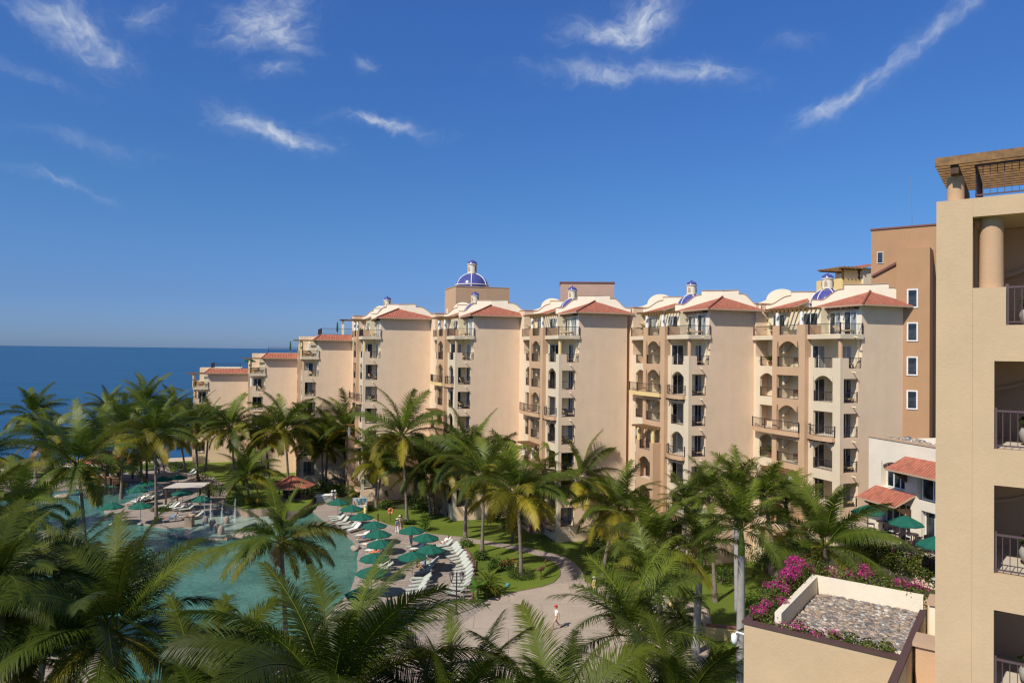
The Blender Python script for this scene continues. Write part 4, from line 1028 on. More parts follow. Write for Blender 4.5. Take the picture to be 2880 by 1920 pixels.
SHR = [(905, 1378, 2.2, 2.4, 'tall dark hedge behind the towel counter', 'hedge'), (965, 1372, 2.2, 2.4, 'tall dark hedge against the first domed block', 'hedge'), (1010, 1370, 2.0, 2.6, 'tall dark hedge touching the cream steps', 'hedge'), (1285, 1415, 2.2, 2.6, 'tall dark hedge behind the short hedge palm', 'hedge'), (1350, 1428, 2.2, 2.8, 'tall dark hedge in the corner of the middle block', 'hedge'), (1640, 1490, 1.8, 2.4, 'tall dark hedge beside the big glossy bush', 'hedge'),
 (1165, 1425, 2.0, 2.6, 'tall dark leafy bush before the middle block', 'shrub'), (1230, 1440, 1.8, 2.2, 'leafy bush behind the path palms', 'shrub'), (1420, 1450, 2.0, 2.6, 'dense dark bush in the shade under the island palm crown', 'shrub'), (1500, 1455, 2.0, 2.8, 'tall dense bush before the penthouse block', 'shrub'), (1585, 1465, 1.6, 2.0, 'dense bush by the white ground floor door', 'shrub'), (1700, 1560, 2.0, 2.2, 'dense bush at the outer path bend below the dark palm', 'shrub'), (1840, 1610, 1.8, 2.2, 'dense bush behind the low feather palm', 'shrub'), (1960, 1600, 2.0, 2.4, 'dense bush between the two grey palm trunks', 'shrub'), (2060, 1560, 2.2, 3.0, 'tall dark bush behind the thick grey trunk', 'shrub'), (2200, 1545, 2.2, 3.0, 'tall dark bush under the dining terrace palm', 'shrub'), (1040, 1405, 1.5, 2.0, 'leafy bush by the cream steps', 'shrub'), (715, 1385, 2.2, 2.6, 'dense bush behind the bank croton bushes', 'shrub'), (560, 1360, 2.2, 2.2, 'dense bush beside the far lawn', 'shrub'), (160, 1340, 2.4, 2.4, 'dense bush beside the beach bar', 'shrub'), (90, 1420, 2.4, 2.8, 'dense dark bush on the far pool rim', 'shrub'),
 (1387, 1614, .75, 1.9, 'tall clipped dark bush on the lawn island'), (1352, 1577, .85, 1.3, 'wide clipped bush behind the tall one on the lawn island'),
       (1432, 1606, 1.0, 1.2, 'rounded island bush with red hibiscus blooms', 'hibiscus', None, RED), (1449, 1605, .45, .95, 'pale cream variegated bush before the island palm', 'shrub', [(.5, .5, .2), (.3, .36, .1)]),
       (1312, 1540, .8, 1.2, 'bright green bush at the corner of the lounger curve', 'shrub', [(.12, .2, .02), (.08, .15, .02)]), (1198, 1492, .9, 2.2, 'tall bright bush at the lawn edge by the parasols', 'shrub', [(.10, .17, .02), (.07, .12, .015)]),
       (1190, 1432, (2.2, 1.2), 1.2, 'dark spreading ficus mound on the lawn'), (1160, 1405, (2.0, 1.0), 1.0, 'low dark hedge behind the ficus mound'), (1083, 1432, 1.0, 1.5, 'bush with orange red blooms under the lawn cycad', 'shrub', None, ORG),
       (1038, 1436, .8, 1.3, 'bush with pink white blooms beside the notice board', 'oleander', None, PINK), (1150, 1474, (1.1, .6), .7, 'low clipped ring hedge at the foot of the life ring palm'),
       (703, 1420, .9, 1.3, 'yellow leaved croton bush on the planted bank', 'croton', [(.34, .27, .02), (.2, .2, .02)], None, 1.05), (728, 1424, 1.0, 1.3, 'dark croton bush with yellow sprigs on the planted bank', 'croton', [(.05, .07, .01), (.09, .09, .01)], YELL, 1.05), (760, 1420, .9, 1.3, 'croton bush with red tinted leaves on the planted bank', 'croton', CROT, None, 1.05),
       (665, 1398, (1.6, 1.0), 2.2, 'leafy bush next to the vine pergola'), (930, 1392, (1.6, 1.0), 1.7, 'hedge bush with lime leaves beside the service counter', 'hedge', [(.1, .14, .015), (.05, .08, .01)]), (965, 1395, (1.6, 1.0), 1.8, 'dark hedge bush under the palm trunk'),
       (1000, 1398, (1.5, 1.0), 1.7, 'dark hedge bush before the block wall', 'hedge'), (1110, 1402, (1.7, 1.0), 1.4, 'croton hedge with orange leaves along the block wall', 'croton', CROT), (1150, 1388, (1.7, .9), 1.4, 'yellow flecked hedge below the banana plant', 'hedge', None, YELL),
       (1250, 1420, (1.6, 1.0), 1.6, 'dark hedge bush behind the leaning path palm', 'hedge'), (1660, 1478, (1.6, 1.1), 2.6, 'big glossy bush before the penthouse block', 'shrub', [(.06, .11, .012), (.04, .08, .01)]), (1700, 1500, (1.5, 1.0), 1.8, 'dark bush beside the maroon pillar'),
       (1760, 1580, (1.8, 1.2), 1.5, 'dark bush on the outer bend of the path'), (1700, 1610, (1.2, 1.0), 1.2, 'grey green low bush behind the path bollard', 'shrub', [(.06, .08, .03)]), (1900, 1640, (1.8, 1.2), 1.8, 'bush with dark leaves beneath the royal palms'), (2030, 1640, (1.6, 1.3), 1.9, 'dark bush on the lawn behind the thick royal palm'),
       (2140, 1590, (1.8, 1.5), 2.4, 'dense bush under the podium flowers'), (2120, 1720, (1.3, 1.0), 2.2, 'bright bush squeezed beside the podium wall', 'shrub', [(.09, .15, .015)]), (2100, 1850, (1.3, 1.0), 1.4, 'bright low bush at the foot of the podium wall', 'shrub', [(.10, .16, .02)]), (1550, 1478, (1.6, .9), 1.2, 'dark hedge before the white ground floor door', 'hedge'),
       (1480, 1478, (1.6, .9), 1.3, 'dark hedge below the path palm crowns', 'hedge'), (1400, 1462, (1.6, .9), 1.5, 'shaded hedge near the middle block', 'hedge'), (342, 1372, (1.3, .7), .9, 'dark bush with red leaves at the water channel', 'croton', CROT), (500, 1325, (2.5, 1.2), 1.4, 'dark hedge beside the far path'),
       (450, 1440, (1.4, .7), .9, 'low green bush at the foot of the lounger terrace palm'), (590, 1398, (2.6, 1.3), 1.4, 'dark hedge in the shade beside the parasol'), (780, 1380, (2.0, 1.0), 2.0, 'green bush before the gazebo counter'), (1900, 1600, (1.6, 1.2), 1.6, 'yellow flowering bush by the plaza', 'shrub', None, YELL),
       (860, 1390, (1.4, .9), 1.2, 'lime bush at the gazebo side', 'shrub', [(.12, .17, .02)]), (20, 1380, (4, 1.5), 2.0, 'long dark hedge before the beach bridge', 'hedge'), (240, 1352, (3, 1.0), 1.2, 'dark hedge along the far water arm', 'hedge'), (300, 1620, (2.2, 1.6), 2.6, 'shaded bush on the pool bank behind the steps palm'), (20, 1900, (1.6, 1.4), 2.4, 'dark bush in the frame corner beside the pool steps'), (425, 1590, (2.2, 1.4), 2.0, 'dark bush on the pool bank among the palm fronds')]
for s in SHR: shrub(s[0], s[1], s[2], s[3], s[4], *(s[5:]))
# ring hedge round the island palm
p = G(1466, 1622, .2); root = empty('ring_hedge', (p.x, p.y, .2), 0, 'round clipped hedge ring at the foot of the island palm', 'hedge'); rr = random.Random(3); mb = MB()
for k in range(12): a = k * math.pi / 6; clump(mb, (.95 * math.cos(a), .95 * math.sin(a), .35), (.5, .5, .36), 130, .07, rr, [(.08, .11, .02), (.05, .08, .015)])
clump(mb, (0, 0, .35), (.9, .9, .36), 300, .07, rr, [(.08, .11, .02)]); mb.obj('foliage', root, fix=False)
# banana plants
def banana(px, py, h, label, z=0.0):
    p = G(px, py, z); root = empty('banana_plant', (p.x, p.y, z), 0, label, 'banana plant'); rr = random.Random(int(px)); mb = MB(); mb.tube([(0, 0, 0), (.05, 0, h * .6)], [.14, .08], 8, M['shaft']); mb.obj('stem', root)
    for k in range(6):
        a = k * 1.05 + rr.uniform(-.2, .2); e = R(rr.uniform(35, 75)); mb = MB(); L = h * .7; pts = []
        for i in range(8):
            s = i / 7; ee = e - 1.2 * s; pts.append((pts[-1] if pts else Vector((0, 0, h * .55))) + Vector((math.cos(a) * math.cos(ee), math.sin(a) * math.cos(ee), math.sin(ee))) * (L / 7 if i else 0))
        w = Vector((-math.sin(a), math.cos(a), 0)); tn = col_mul((.08, .17, .02), rr.uniform(.8, 1.2))
        for i in range(7):
            w0, w1 = .3 * math.sin(math.pi * (i / 7) ** .7 + .01), .3 * math.sin(math.pi * ((i + 1) / 7) ** .7 + .01)
            for sg in (-1, 1): mb.face([pts[i], pts[i + 1], pts[i + 1] + w * sg * w1 - Vector((0, 0, .25 * w1)), pts[i] + w * sg * w0 - Vector((0, 0, .25 * w0))], M['leaf'], tint=tn)
        mb.obj('leaf', root, fix=False)
banana(1130, 1400, 3.4, 'banana plant before the middle block wall'); banana(1722, 1470, 5.0, 'banana plant beside the arched ground floor of the penthouse block'); banana(1342, 1690, 2.0, 'young banana plant at the lamp post', .2)

# ---------------------------------------------------------------- flowers on podium and restaurant terrace
def flower_hedge(a, b, frame, z, wdt, hgt, label, n, pinks, seed, hang=0.0, name='bougainvillea', fl=.5, ls=.05):
    n = int(n * 1.5)
    rr = random.Random(seed); a = Vector(a); b = Vector(b); mx = Matrix.Rotation(frame[1], 4, 'Z'); o = Vector((frame[0][0], frame[0][1], 0))
    A = o + mx @ Vector((a.x, a.y, 0)); B = o + mx @ Vector((b.x, b.y, 0)); root = empty(name, ((A.x + B.x) / 2, (A.y + B.y) / 2, z), 0, label, 'bougainvillea'); Lh = (B - A).length; k = max(2, int(Lh / .45)); off = root.location
    mb, fb = MB(), MB()
    for i in range(k):
        c = A.lerp(B, (i + .5) / k) - off; c.z = 0; h = hgt * rr.uniform(.55, 1.25); w_ = wdt * rr.uniform(.8, 1.2)
        clump(mb, (c.x, c.y, h * .4 - hang * .4), (w_, w_, h * .55 + hang * .5), n, ls, rr, [(.10, .13, .02), (.06, .10, .015), (.16, .15, .03)])
        if rr.random() < fl + .2:
            for j in range(3): clump(fb, (c.x + rr.uniform(-w_, w_) * .7, c.y + rr.uniform(-w_, w_) * .7, h * rr.uniform(.5, .95) - hang * rr.random()), (.22, .22, .16 + hang * .2), int(n * .22 * fl * 2), .035, rr, pinks, M['petal'])
    mb.obj('foliage', root, fix=False); fb.obj('flowers', root, fix=False); return root
PF = ((11.08, 18.54), R(-36.2)); PK = [(.62, .03, .26), (.48, .02, .20), (.70, .10, .36)]
flower_hedge((-4.72, .9), (-4.75, 6.2), PF, 13.2, .46, .9, 'bright pink bougainvillea along the outer side of the podium roof', 300, PK, 1, fl=.62)
flower_hedge((-4.6, 6.15), (-1.0, 6.1), PF, 13.3, .5, .75, 'pink bougainvillea behind the gravel roof wall', 280, PK, 2, fl=.46)
flower_hedge((-4.7, .75), (-1.0, .78), PF, 13.15, .24, .42, 'straggly pink bougainvillea along the front edge of the podium roof', 200, PK, 3, fl=.28)

# terrace of the restaurant: floor, front wall, flowers
tz = 7.9
tp_ = [(24.6, 57.6), (24.9, 53.5), (24.9, 49.6), (25.6, 46.5), (27.3, 43.8), (33.5, 43.8), (31.8, 44.2), (28.65, 57.05)]
mb = MB(); mb.prism([(24.6, 58.5), (24.6, 53.0), (24.9, 49.6), (25.6, 46.5), (27.4, 43.2), (36, 41), (34, 58.5)], 6.9, tz, M['wall'], M['plaza']); mb.prism([(26.2, 58.4), (26.2, 49.0), (27.3, 46.2), (28.4, 43.6), (35.9, 41.6), (33.9, 58.4)], 0, 6.899, M['wall'])
o = mb.obj('terrace_building'); tag(o, 'raised beige dining terrace in front of the white restaurant', 'terrace')
pts = [(24.75, 57.5), (24.75, 53.0), (25.05, 49.7), (25.75, 46.6), (27.5, 43.4), (31, 42.4)]
for i, (a, b) in enumerate(zip(pts, pts[1:])):
    flower_hedge((*a, 0), (*b, 0), ((0, 0), 0), tz + .2, .75, .95, ('yellow green flower hedge at the far end of the dining terrace', 'white flowering hedge under the dining terrace palm', 'mixed flower hedge at the bend of the dining terrace', 'trailing pink bougainvillea hanging from the dining terrace', 'trailing pink bougainvillea running behind the wing close by')[i], 520, [(.5, .05, .22), (.6, .5, .5), (.35, .03, .12)], 20 + i, hang=.9 if i > 1 else .3, fl=.5, ls=.10)
p0, p1 = G(1985, 1800), G(2110, 1812)
mb = MB(); mb.bar((p0.x, p0.y, .55), (p1.x, p1.y, .55), .35, 1.1, M['yellow']); mb.bar((p0.x, p0.y, 1.16), (p1.x, p1.y, 1.16), .45, .1, M['maroon']); tag(mb.obj('garden_wall'), 'low cream garden wall with red coping beside the plaza', 'garden wall')
# ================================================================ parasols
M['strap'] = plain('pale_sling', (.46, .485, .42), .7); M['lframe'] = plain('lounger_frame', (.30, .285, .26), .45)
M['canvas'] = plain('weathered_canvas', (.52, .47, .41), .9); M['towel'] = plain('towel', (.78, .74, .68), .9); M['khaki'] = plain('khaki_cloth', (.42, .34, .22), .9)
M['skin'] = plain('skin', (.46, .24, .15), .55); M['hair'] = plain('dark_hair', (.03, .02, .015), .6)
M['red'] = plain('red_cloth', (.55, .03, .035), .8); M['bluec'] = plain('blue_cloth', (.05, .25, .55), .8); M['black'] = plain('black_cloth', (.02, .02, .022), .8); M['pinkc'] = plain('pink_cloth', (.6, .25, .28), .8)
M['whitec'] = plain('white_cloth', (.78, .78, .77), .85); M['denim'] = plain('denim', (.13, .18, .28), .85); M['straw'] = plain('straw_hat', (.66, .58, .42), .8)
M['orange_p'] = plain('orange_plastic', (.75, .13, .02), .45); M['cushion'] = plain('tan_cushion', (.50, .37, .20), .9); M['teal'] = plain('teal_print', (.08, .32, .36), .5); M['terracotta'] = plain('terracotta', (.42, .16, .08), .7)
def parasol_meshes(r=1.4, closed=False):
    a = MB(); a.tube([(0, 0, .05), (0, 0, 2.72)], .03, 8, M['metal'] if not closed else M['wood'])
    c = MB(); n = 8
    if not closed:
        zt, ze = 2.68, 2.12
        for k in range(n):
            a0, a1 = 2 * math.pi * k / n, 2 * math.pi * (k + 1) / n
            P = lambda a_, f, z: (r * f * math.cos(a_), r * f * math.sin(a_), z)
            md = (a0 + a1) / 2; N = 4
            for i in range(N):
                f0, f1 = i / N, (i + 1) / N; z0, z1 = zt - (zt - ze) * f0 ** 1.12, zt - (zt - ze) * f1 ** 1.12
                kf = math.cos(math.pi / n) * .985
                for (aa, ab, fa, fb) in ((a0, md, 1, kf), (md, a1, kf, 1)):
                    da, db = (0, .045) if fb < 1 else (.045, 0)
                    c.face([P(aa, f0 * fa, z0 - da * f0), P(aa, f1 * fa, z1 - da * f1), P(ab, f1 * fb, z1 - db * f1), P(ab, f0 * fb, z0 - db * f0)], M['green'])
            c.face([P(a0, 1, ze), P(a0, 1.005, ze - .09), P(a1, 1.005, ze - .09), P(a1, 1, ze)], M['green'])
    else: c.lathe([(.03, 2.7), (.10, 2.4), (.17, 1.5), (.12, 1.05), (.03, 1.0)], 10, M['green'])
    b = MB(); b.lathe([(.0, 0), (.28, 0), (.28, .08), (.05, .14), (.05, .3)], 16, M['concrete'])
    f = MB(); f.lathe([(.05, 2.68), (.045, 2.74), (0, 2.8)], 8, M['wood'])
    return [('pole', a.mesh('pole')), ('canopy', c.mesh('canopy', fix=False)), ('base', b.mesh('base')), ('finial', f.mesh('finial'))]
PM, PC, PBIG = parasol_meshes(), parasol_meshes(closed=True), parasol_meshes(1.15)
def parasol(px, py, label, z=.13, ms=None, group='green parasols by the pool', Y=None):
    p = G(px, py, z + 2.68) if Y is None else PY(px, py, Y)
    if Y is not None: z = p.z - 2.68
    root = empty('parasol', (p.x, p.y, z), px * .7, label, 'parasol', group)
    for n, me in ms or PM: link(n, me, root)
    return root
U = [(951, 1401, 'green parasol beside the service counter, first of the pool row'), (989, 1418, 'green parasol next to the notice board'), (1017, 1441, 'green parasol third in the pool row after the notice board'), (1053, 1464, 'green parasol above the lounger with the long white towel'),
     (1064, 1488, 'green parasol shading the sunbathers, wooden tip touching the one behind'), (1070, 1515, 'green parasol above the sunbather in orange'), (1053, 1553, 'green parasol behind the tall palm fronds, shading two towels'), (1046, 1592, 'green parasol mostly hidden by tall palm fronds'),
     (1158, 1478, 'green parasol over the man in blue shorts'), (1198, 1498, 'green parasol at the lawn edge beside the towel lounger'), (1210, 1530, 'green parasol overlapping the one with a couple beneath'), (1160, 1549, 'green parasol with a seated couple beneath in the deck centre'), (1020, 1650, 'green parasol at the hidden deck corner behind the fronds'),
     (385, 1367, 'green parasol at the tip of the far lounger terrace'), (415, 1350, 'green parasol over the water channel, second from the terrace tip'), (458, 1338, 'green parasol behind the slim palm trunk on the far terrace'), (500, 1333, 'green parasol at the bend of the far path'), (513, 1375, 'green parasol in front of the white canvas pergola'),
     (396, 1411, 'green parasol low at the near edge of the far terrace'), (565, 1392, 'green parasol in the shade of the vine pergola'), (394, 1280, 'green parasol beside the red roofed beach bar'), (19, 1297, 'green parasol on the beach by the frame edge'), (51, 1297, 'green parasol on the beach, standing further from the frame edge'), (39, 1283, 'green parasol on the beach behind the other two'),
     (315, 1412, 'green parasol half hidden by the full crowned palm'), (42, 1745, 'green parasol in the dark shade beneath the edge palm')]
for a in U: parasol(*a)
parasol(2441, 1418, 'green parasol at the far table of the dining terrace', 7.9, PBIG, 'green parasols of the dining terrace', None)
parasol(2547, 1448, 'green parasol over the wicker table of the dining terrace', 7.9, PBIG, 'green parasols of the dining terrace', None)
parasol(2634, 1506, 'green parasol peeping out from behind the close wing', 7.9, PBIG, 'green parasols of the dining terrace', None)
parasol(949, 904, 'closed green parasol on the roof terrace beside the small pergola', 0, PC, 'closed parasols on the roofs', 113)
parasol(817, 958, 'closed green parasol on the roof terrace of the second lowest block', 0, PC, 'closed parasols on the roofs', 124)
parasol(701, 1007, 'open green parasol on the top balcony of the second lowest block', 0, PBIG, 'green parasols on the roofs', 123)

# ================================================================ loungers
def lounger_meshes():
    f = MB()
    for s in (-.3, .3):
        f.bar((s, 0, .32), (s, 1.95, .32), .045, .05, M['lframe']); f.bar((s, 1.22, .34), (s, 1.88, .82), .045, .045, M['lframe'])
        for y in (.12, 1.6): f.bar((s, y, 0), (s, y, .3), .04, .04, M['lframe'])
        f.bar((s, 1.6, .3), (s, 1.62, .62), .03, .03, M['lframe'])
    f.bar((-.3, .02, .32), (.3, .02, .32), .045, .05, M['lframe']); f.bar((-.3, 1.88, .82), (.3, 1.88, .82), .045, .045, M['lframe'])
    s = MB(); s.hexa([(-.26, .03, .33), (.26, .03, .33), (.26, 1.22, .33), (-.26, 1.22, .33), (-.26, .03, .36), (.26, .03, .36), (.26, 1.22, .36), (-.26, 1.22, .36)], M['strap'])
    b = MB(); b.hexa([(-.26, 1.22, .35), (.26, 1.22, .35), (.26, 1.87, .82), (-.26, 1.87, .82), (-.26, 1.20, .385), (.26, 1.20, .385), (.26, 1.85, .855), (-.26, 1.85, .855)], M['strap'])
    return [('frame', f.mesh('frame')), ('seat', s.mesh('seat')), ('backrest', b.mesh('backrest'))]
LM = lounger_meshes(); LOUNGERS = {}
mbt = MB(); mbt.hexa([(-.30, .25, .364), (.30, .25, .364), (.30, 1.2, .364), (-.30, 1.2, .364), (-.30, .25, .39), (.30, .25, .39), (.30, 1.2, .39), (-.30, 1.2, .39)], M['towel'])
mbt.hexa([(-.30, 1.2, .39), (.30, 1.2, .39), (.30, 1.86, .865), (-.30, 1.86, .865), (-.30, 1.18, .415), (.30, 1.18, .415), (.30, 1.87, .90), (-.30, 1.87, .90)], M['towel'])
mbt.hexa([(-.31, 1.86, .5), (.31, 1.86, .5), (.31, 1.90, .5), (-.31, 1.90, .5), (-.30, 1.86, .9), (.30, 1.86, .9), (.30, 1.90, .9), (-.30, 1.90, .9)], M['towel']); TOWEL = mbt.mesh('towel')
ORD = ['first', 'second', 'third', 'fourth', 'fifth', 'sixth', 'seventh', 'eighth', 'ninth', 'tenth', 'eleventh', 'twelfth', 'thirteenth', 'fourteenth', 'fifteenth', 'sixteenth', 'seventeenth', 'eighteenth']
def row(pairs, ox, oy, sc_, group, lab, towels=(), ang=None):
    for i, (fx, fy, hx, hy) in enumerate(pairs):
        p = G(ox + fx / sc_, oy + fy / sc_, .13 + .35); q = G(ox + hx / sc_, oy + hy / sc_, .13 + .86)
        a = math.atan2(q.x - p.x, -(q.y - p.y)) * -1 if False else -math.atan2(q.x - p.x, q.y - p.y)
        if ang is not None: a = R(ang)
        root = empty('lounger', (p.x, p.y, .13), a, lab % ORD[i], 'lounger', group)
        for n, me in LM: link(n, me, root)
        LOUNGERS[(group, i)] = (p.x, p.y, a)
        if i in towels: o = link('towel', TOWEL, None, (p.x, p.y, .13), a); tag(o, (lab % ORD[i]).replace('white sling lounger', 'white towel on lounger').replace(' from the top', ''), 'towel', 'towels on loungers')
GP, GC, GM, GT = 'loungers along the pool edge', 'loungers in the curved row', 'loungers in the middle of the deck', 'loungers on the far terrace'
row([(85, 440, 180, 390), (105, 465, 245, 395), (125, 485, 275, 410), (180, 510, 320, 430), (190, 520, 340, 465), (235, 550, 385, 490), (245, 565, 415, 490), (305, 590, 465, 500), (385, 650, 560, 575), (400, 692, 565, 612), (445, 740, 610, 690), (465, 765, 620, 720), (490, 800, 650, 770), (505, 840, 680, 800), (560, 970, 690, 920), (590, 1010, 750, 940), (560, 1090, 700, 1030)],
    900, 1340, 3.92, GP, 'white sling lounger, %s along the pool edge from the notice board', (7, 8, 10, 12, 14))
row([(1275, 750, 1410, 670), (1290, 765, 1440, 690), (1350, 790, 1480, 715), (1360, 810, 1510, 735), (1380, 845, 1545, 760), (1400, 880, 1580, 790), (1440, 910, 1605, 820), (1450, 945, 1625, 850), (1470, 990, 1645, 885), (1475, 1020, 1652, 925), (1480, 1050, 1658, 965), (1475, 1085, 1660, 1005), (1465, 1120, 1660, 1050), (1455, 1155, 1650, 1090), (1440, 1190, 1640, 1125), (1420, 1225, 1610, 1170), (1390, 1260, 1570, 1225)],
    900, 1340, 3.92, GC, 'white sling lounger, %s in the curved row from the garden path', (0,))
row([(1000, 1115, 1200, 1050), (1005, 1160, 1212, 1072), (975, 1202, 1205, 1110), (945, 1245, 1190, 1150), (930, 1285, 1170, 1190)], 900, 1340, 3.92, GM, 'white sling lounger, %s in the empty group beyond the seated couple')
row([(985, 800, 1150, 720), (960, 770, 1110, 700), (1100, 940, 1210, 880), (1110, 965, 1245, 890), (1060, 1060, 1230, 960)], 900, 1340, 3.92, GM, 'white sling lounger, %s under the middle parasols near the blue shorts man', (0,))
row([(575, 715, 660, 645), (610, 725, 725, 650), (640, 735, 780, 650), (720, 745, 850, 665), (775, 745, 910, 680), (800, 755, 940, 690)], 300, 1240, 3.92, GT, 'white sling lounger, %s in the row beyond the far terrace palm trunk', (2, 3), -52)
row([(610, 870, 740, 790), (800, 830, 905, 755), (890, 835, 975, 765)], 300, 1240, 3.92, GT, 'white sling lounger, %s in the front row near the fountain', (), -52)
row([(210, 690, 280, 650), (260, 668, 330, 630), (310, 645, 390, 600), (390, 640, 450, 580), (440, 625, 500, 575)], 300, 1240, 3.92, GT, 'white sling lounger, %s at the shady tip of the far terrace', (1,), -40)
row([(850, 355, 885, 315), (890, 365, 925, 325), (690, 350, 720, 310)], 300, 1240, 3.92, GT, 'white sling lounger, %s by the far lawn', (), -35)
row([(1180, 715, 1270, 665), (1060, 440, 1110, 380)], 300, 1240, 3.92, GT, 'white sling lounger, %s in the shade by the bank wall', (), -45)

# ================================================================ people
def skinned(name, J, E, m, parent, sub=2, loc=(0, 0, 0)):
    """one continuous body: joints J {name: (x, y, z, r)} joined by edges E, grown with a skin modifier; the first joint is the root"""
    ks = list(J); me = bpy.data.meshes.new(name); me.from_pydata([J[k][:3] for k in ks], [(ks.index(a), ks.index(b)) for a, b in E], [])
    me.materials.append(m); o = link(name, me, parent, loc)
    o.modifiers.new('skin', 'SKIN').use_smooth_shade = True
    lay = me.skin_vertices[0].data if me.skin_vertices else None
    if lay is None:
        bm = bmesh.new(); bm.from_mesh(me); bm.verts.layers.skin.verify(); bm.to_mesh(me); bm.free(); lay = me.skin_vertices[0].data
    for i, k in enumerate(ks):
        r = J[k][3]; lay[i].radius = r if isinstance(r, tuple) else (r, r); lay[i].use_root = (i == 0)
    s = o.modifiers.new('sub', 'SUBSURF'); s.levels = s.render_levels = sub; return o
def hand(J, E, side, wrist, d, n):
    """palm, four unequal curled fingers and a thumb; d: along the hand, n: palm normal"""
    w = Vector(wrist); d = Vector(d).normalized(); n = Vector(n).normalized(); s = d.cross(n)
    pl = w + d * .06; J['palm' + side] = (*pl, .026); E.append(('wrist' + side, 'palm' + side)); nk = []
    for i, (off, ln) in enumerate(((-.03, .065), (-.01, .078), (.011, .073), (.031, .056))):
        k = pl + d * .035 + s * off; t1 = k + d * ln * .55 + n * .012; t2 = t1 + d * ln * .35 + n * .03
        for nm, v, r in (('k', k, .0105), ('m', t1, .009), ('t', t2, .0075)): J['f%d%s%s' % (i, nm, side)] = (*v, r)
        E += [('palm' + side, 'f%dk%s' % (i, side)), ('f%dk%s' % (i, side), 'f%dm%s' % (i, side)), ('f%dm%s' % (i, side), 'f%dt%s' % (i, side))]
    a = w + d * .03 - s * .035; b = a + d * .04 - s * .018 + n * .015
    J['th' + side] = (*a, .012); J['tt' + side] = (*b, .0085); E += [('palm' + side, 'th' + side), ('th' + side, 'tt' + side)]
def lerp(a, b, t): return tuple(x + (y - x) * t for x, y in zip(a, b))
def person(name, loc, rz, label, pose='stand', top=None, bottom=None, hat=None, long=False, scale=1.0, hair=None, step=.0, shirt_len=1.0):
    root = empty('person', loc, rz, label, 'person'); root.scale = (scale,) * 3
    if pose == 'stand':     # faces +y, s: stride
        s = step
        P = dict(pel=(0, 0, .94, (.135, .10)), wai=(0, 0, 1.08, (.125, .09)), che=(0, -.01, 1.28, (.15, .105)), nb=(0, -.01, 1.44, .07), nk=(0, .0, 1.50, .052), hd=(0, .02, 1.60, (.075, .09)), ht=(0, .015, 1.68, (.075, .085)), cr=(0, .01, 1.735, .05), no=(0, .115, 1.60, .014),
                 shL=(-.17, -.01, 1.41, .06), elL=(-.235, -.05 - s * .25, 1.13, .042), wristL=(-.25, .03 - s * .35, .90, .029), shR=(.17, -.01, 1.41, .06), elR=(.235, -.05 + s * .2, 1.13, .042), wristR=(.25, .05 + s * .4, .92, .029),
                 hiL=(-.085, 0, .88, .095), knL=(-.095, .03 + s * .45, .49, .06), anL=(-.095, s * .55, .085, .042), toL=(-.105, .15 + s * .55, .035, .036), hiR=(.085, 0, .88, .095), knR=(.095, .03 - s * .2, .50, .06), anR=(.095, -.02 - s * .75, .10 + abs(s) * .08, .042), toR=(.105, .13 - s * .7, .04, .036))
        hd = (0, .25, -.97); hn = (0, .9, .2)
    elif pose == 'sit':     # on a seat at z=.38, feet forward (+y)
        P = dict(pel=(0, 0, .46, (.14, .12)), wai=(0, -.02, .62, (.125, .1)), che=(0, .0, .82, (.15, .11)), nb=(0, .03, .98, .07), nk=(0, .05, 1.03, .052), hd=(0, .08, 1.13, (.075, .09)), ht=(0, .075, 1.21, (.075, .085)), cr=(0, .07, 1.265, .05), no=(0, .175, 1.12, .014),
                 shL=(-.17, .02, .94, .06), elL=(-.25, .10, .68, .042), wristL=(-.2, .32, .60, .029), shR=(.17, .02, .94, .06), elR=(.25, .10, .68, .042), wristR=(.2, .32, .60, .029),
                 hiL=(-.09, .03, .44, .095), knL=(-.12, .46, .48, .062), anL=(-.12, .50, .09, .042), toL=(-.13, .64, .04, .036), hiR=(.09, .03, .44, .095), knR=(.12, .46, .48, .062), anR=(.12, .52, .09, .042), toR=(.13, .66, .04, .036))
        hd = (.0, 1, -.15); hn = (0, -.1, -1)
    else:                   # reclining on a lounger: feet towards -y (y=.1), head at the raised back
        P = dict(pel=(0, 1.08, .50, (.14, .10)), wai=(0, 1.24, .56, (.125, .09)), che=(0, 1.43, .72, (.15, .10)), nb=(0, 1.56, .84, .07), nk=(0, 1.61, .89, .052), hd=(0, 1.67, .98, (.075, .09)), ht=(0, 1.72, 1.04, (.075, .085)), cr=(0, 1.76, 1.08, .05), no=(0, 1.60, 1.05, .014),
                 shL=(-.17, 1.52, .80, .06), elL=(-.27, 1.28, .60, .042), wristL=(-.22, 1.02, .58, .029), shR=(.17, 1.52, .80, .06), elR=(.27, 1.28, .60, .042), wristR=(.22, 1.02, .58, .029),
                 hiL=(-.09, 1.02, .49, .095), knL=(-.11, .62, .66, .062), anL=(-.10, .28, .44, .042), toL=(-.11, .20, .54, .036), hiR=(.09, 1.02, .49, .095), knR=(.11, .60, .50, .062), anR=(.10, .18, .45, .042), toR=(.11, .12, .55, .036))
        hd = (0, -1, -.05); hn = (0, 0, -1)
    J = dict(P); E = [('pel', 'wai'), ('wai', 'che'), ('che', 'nb'), ('nb', 'nk'), ('nk', 'hd'), ('hd', 'ht'), ('ht', 'cr'), ('hd', 'no')]
    for s_ in 'LR':
        E += [('nb', 'sh' + s_), ('sh' + s_, 'el' + s_), ('el' + s_, 'wrist' + s_), ('pel', 'hi' + s_), ('hi' + s_, 'kn' + s_), ('kn' + s_, 'an' + s_), ('an' + s_, 'to' + s_)]
        hand(J, E, s_, P['wrist' + s_][:3], hd, hn)
    skinned('body', J, E, M['skin'], root)
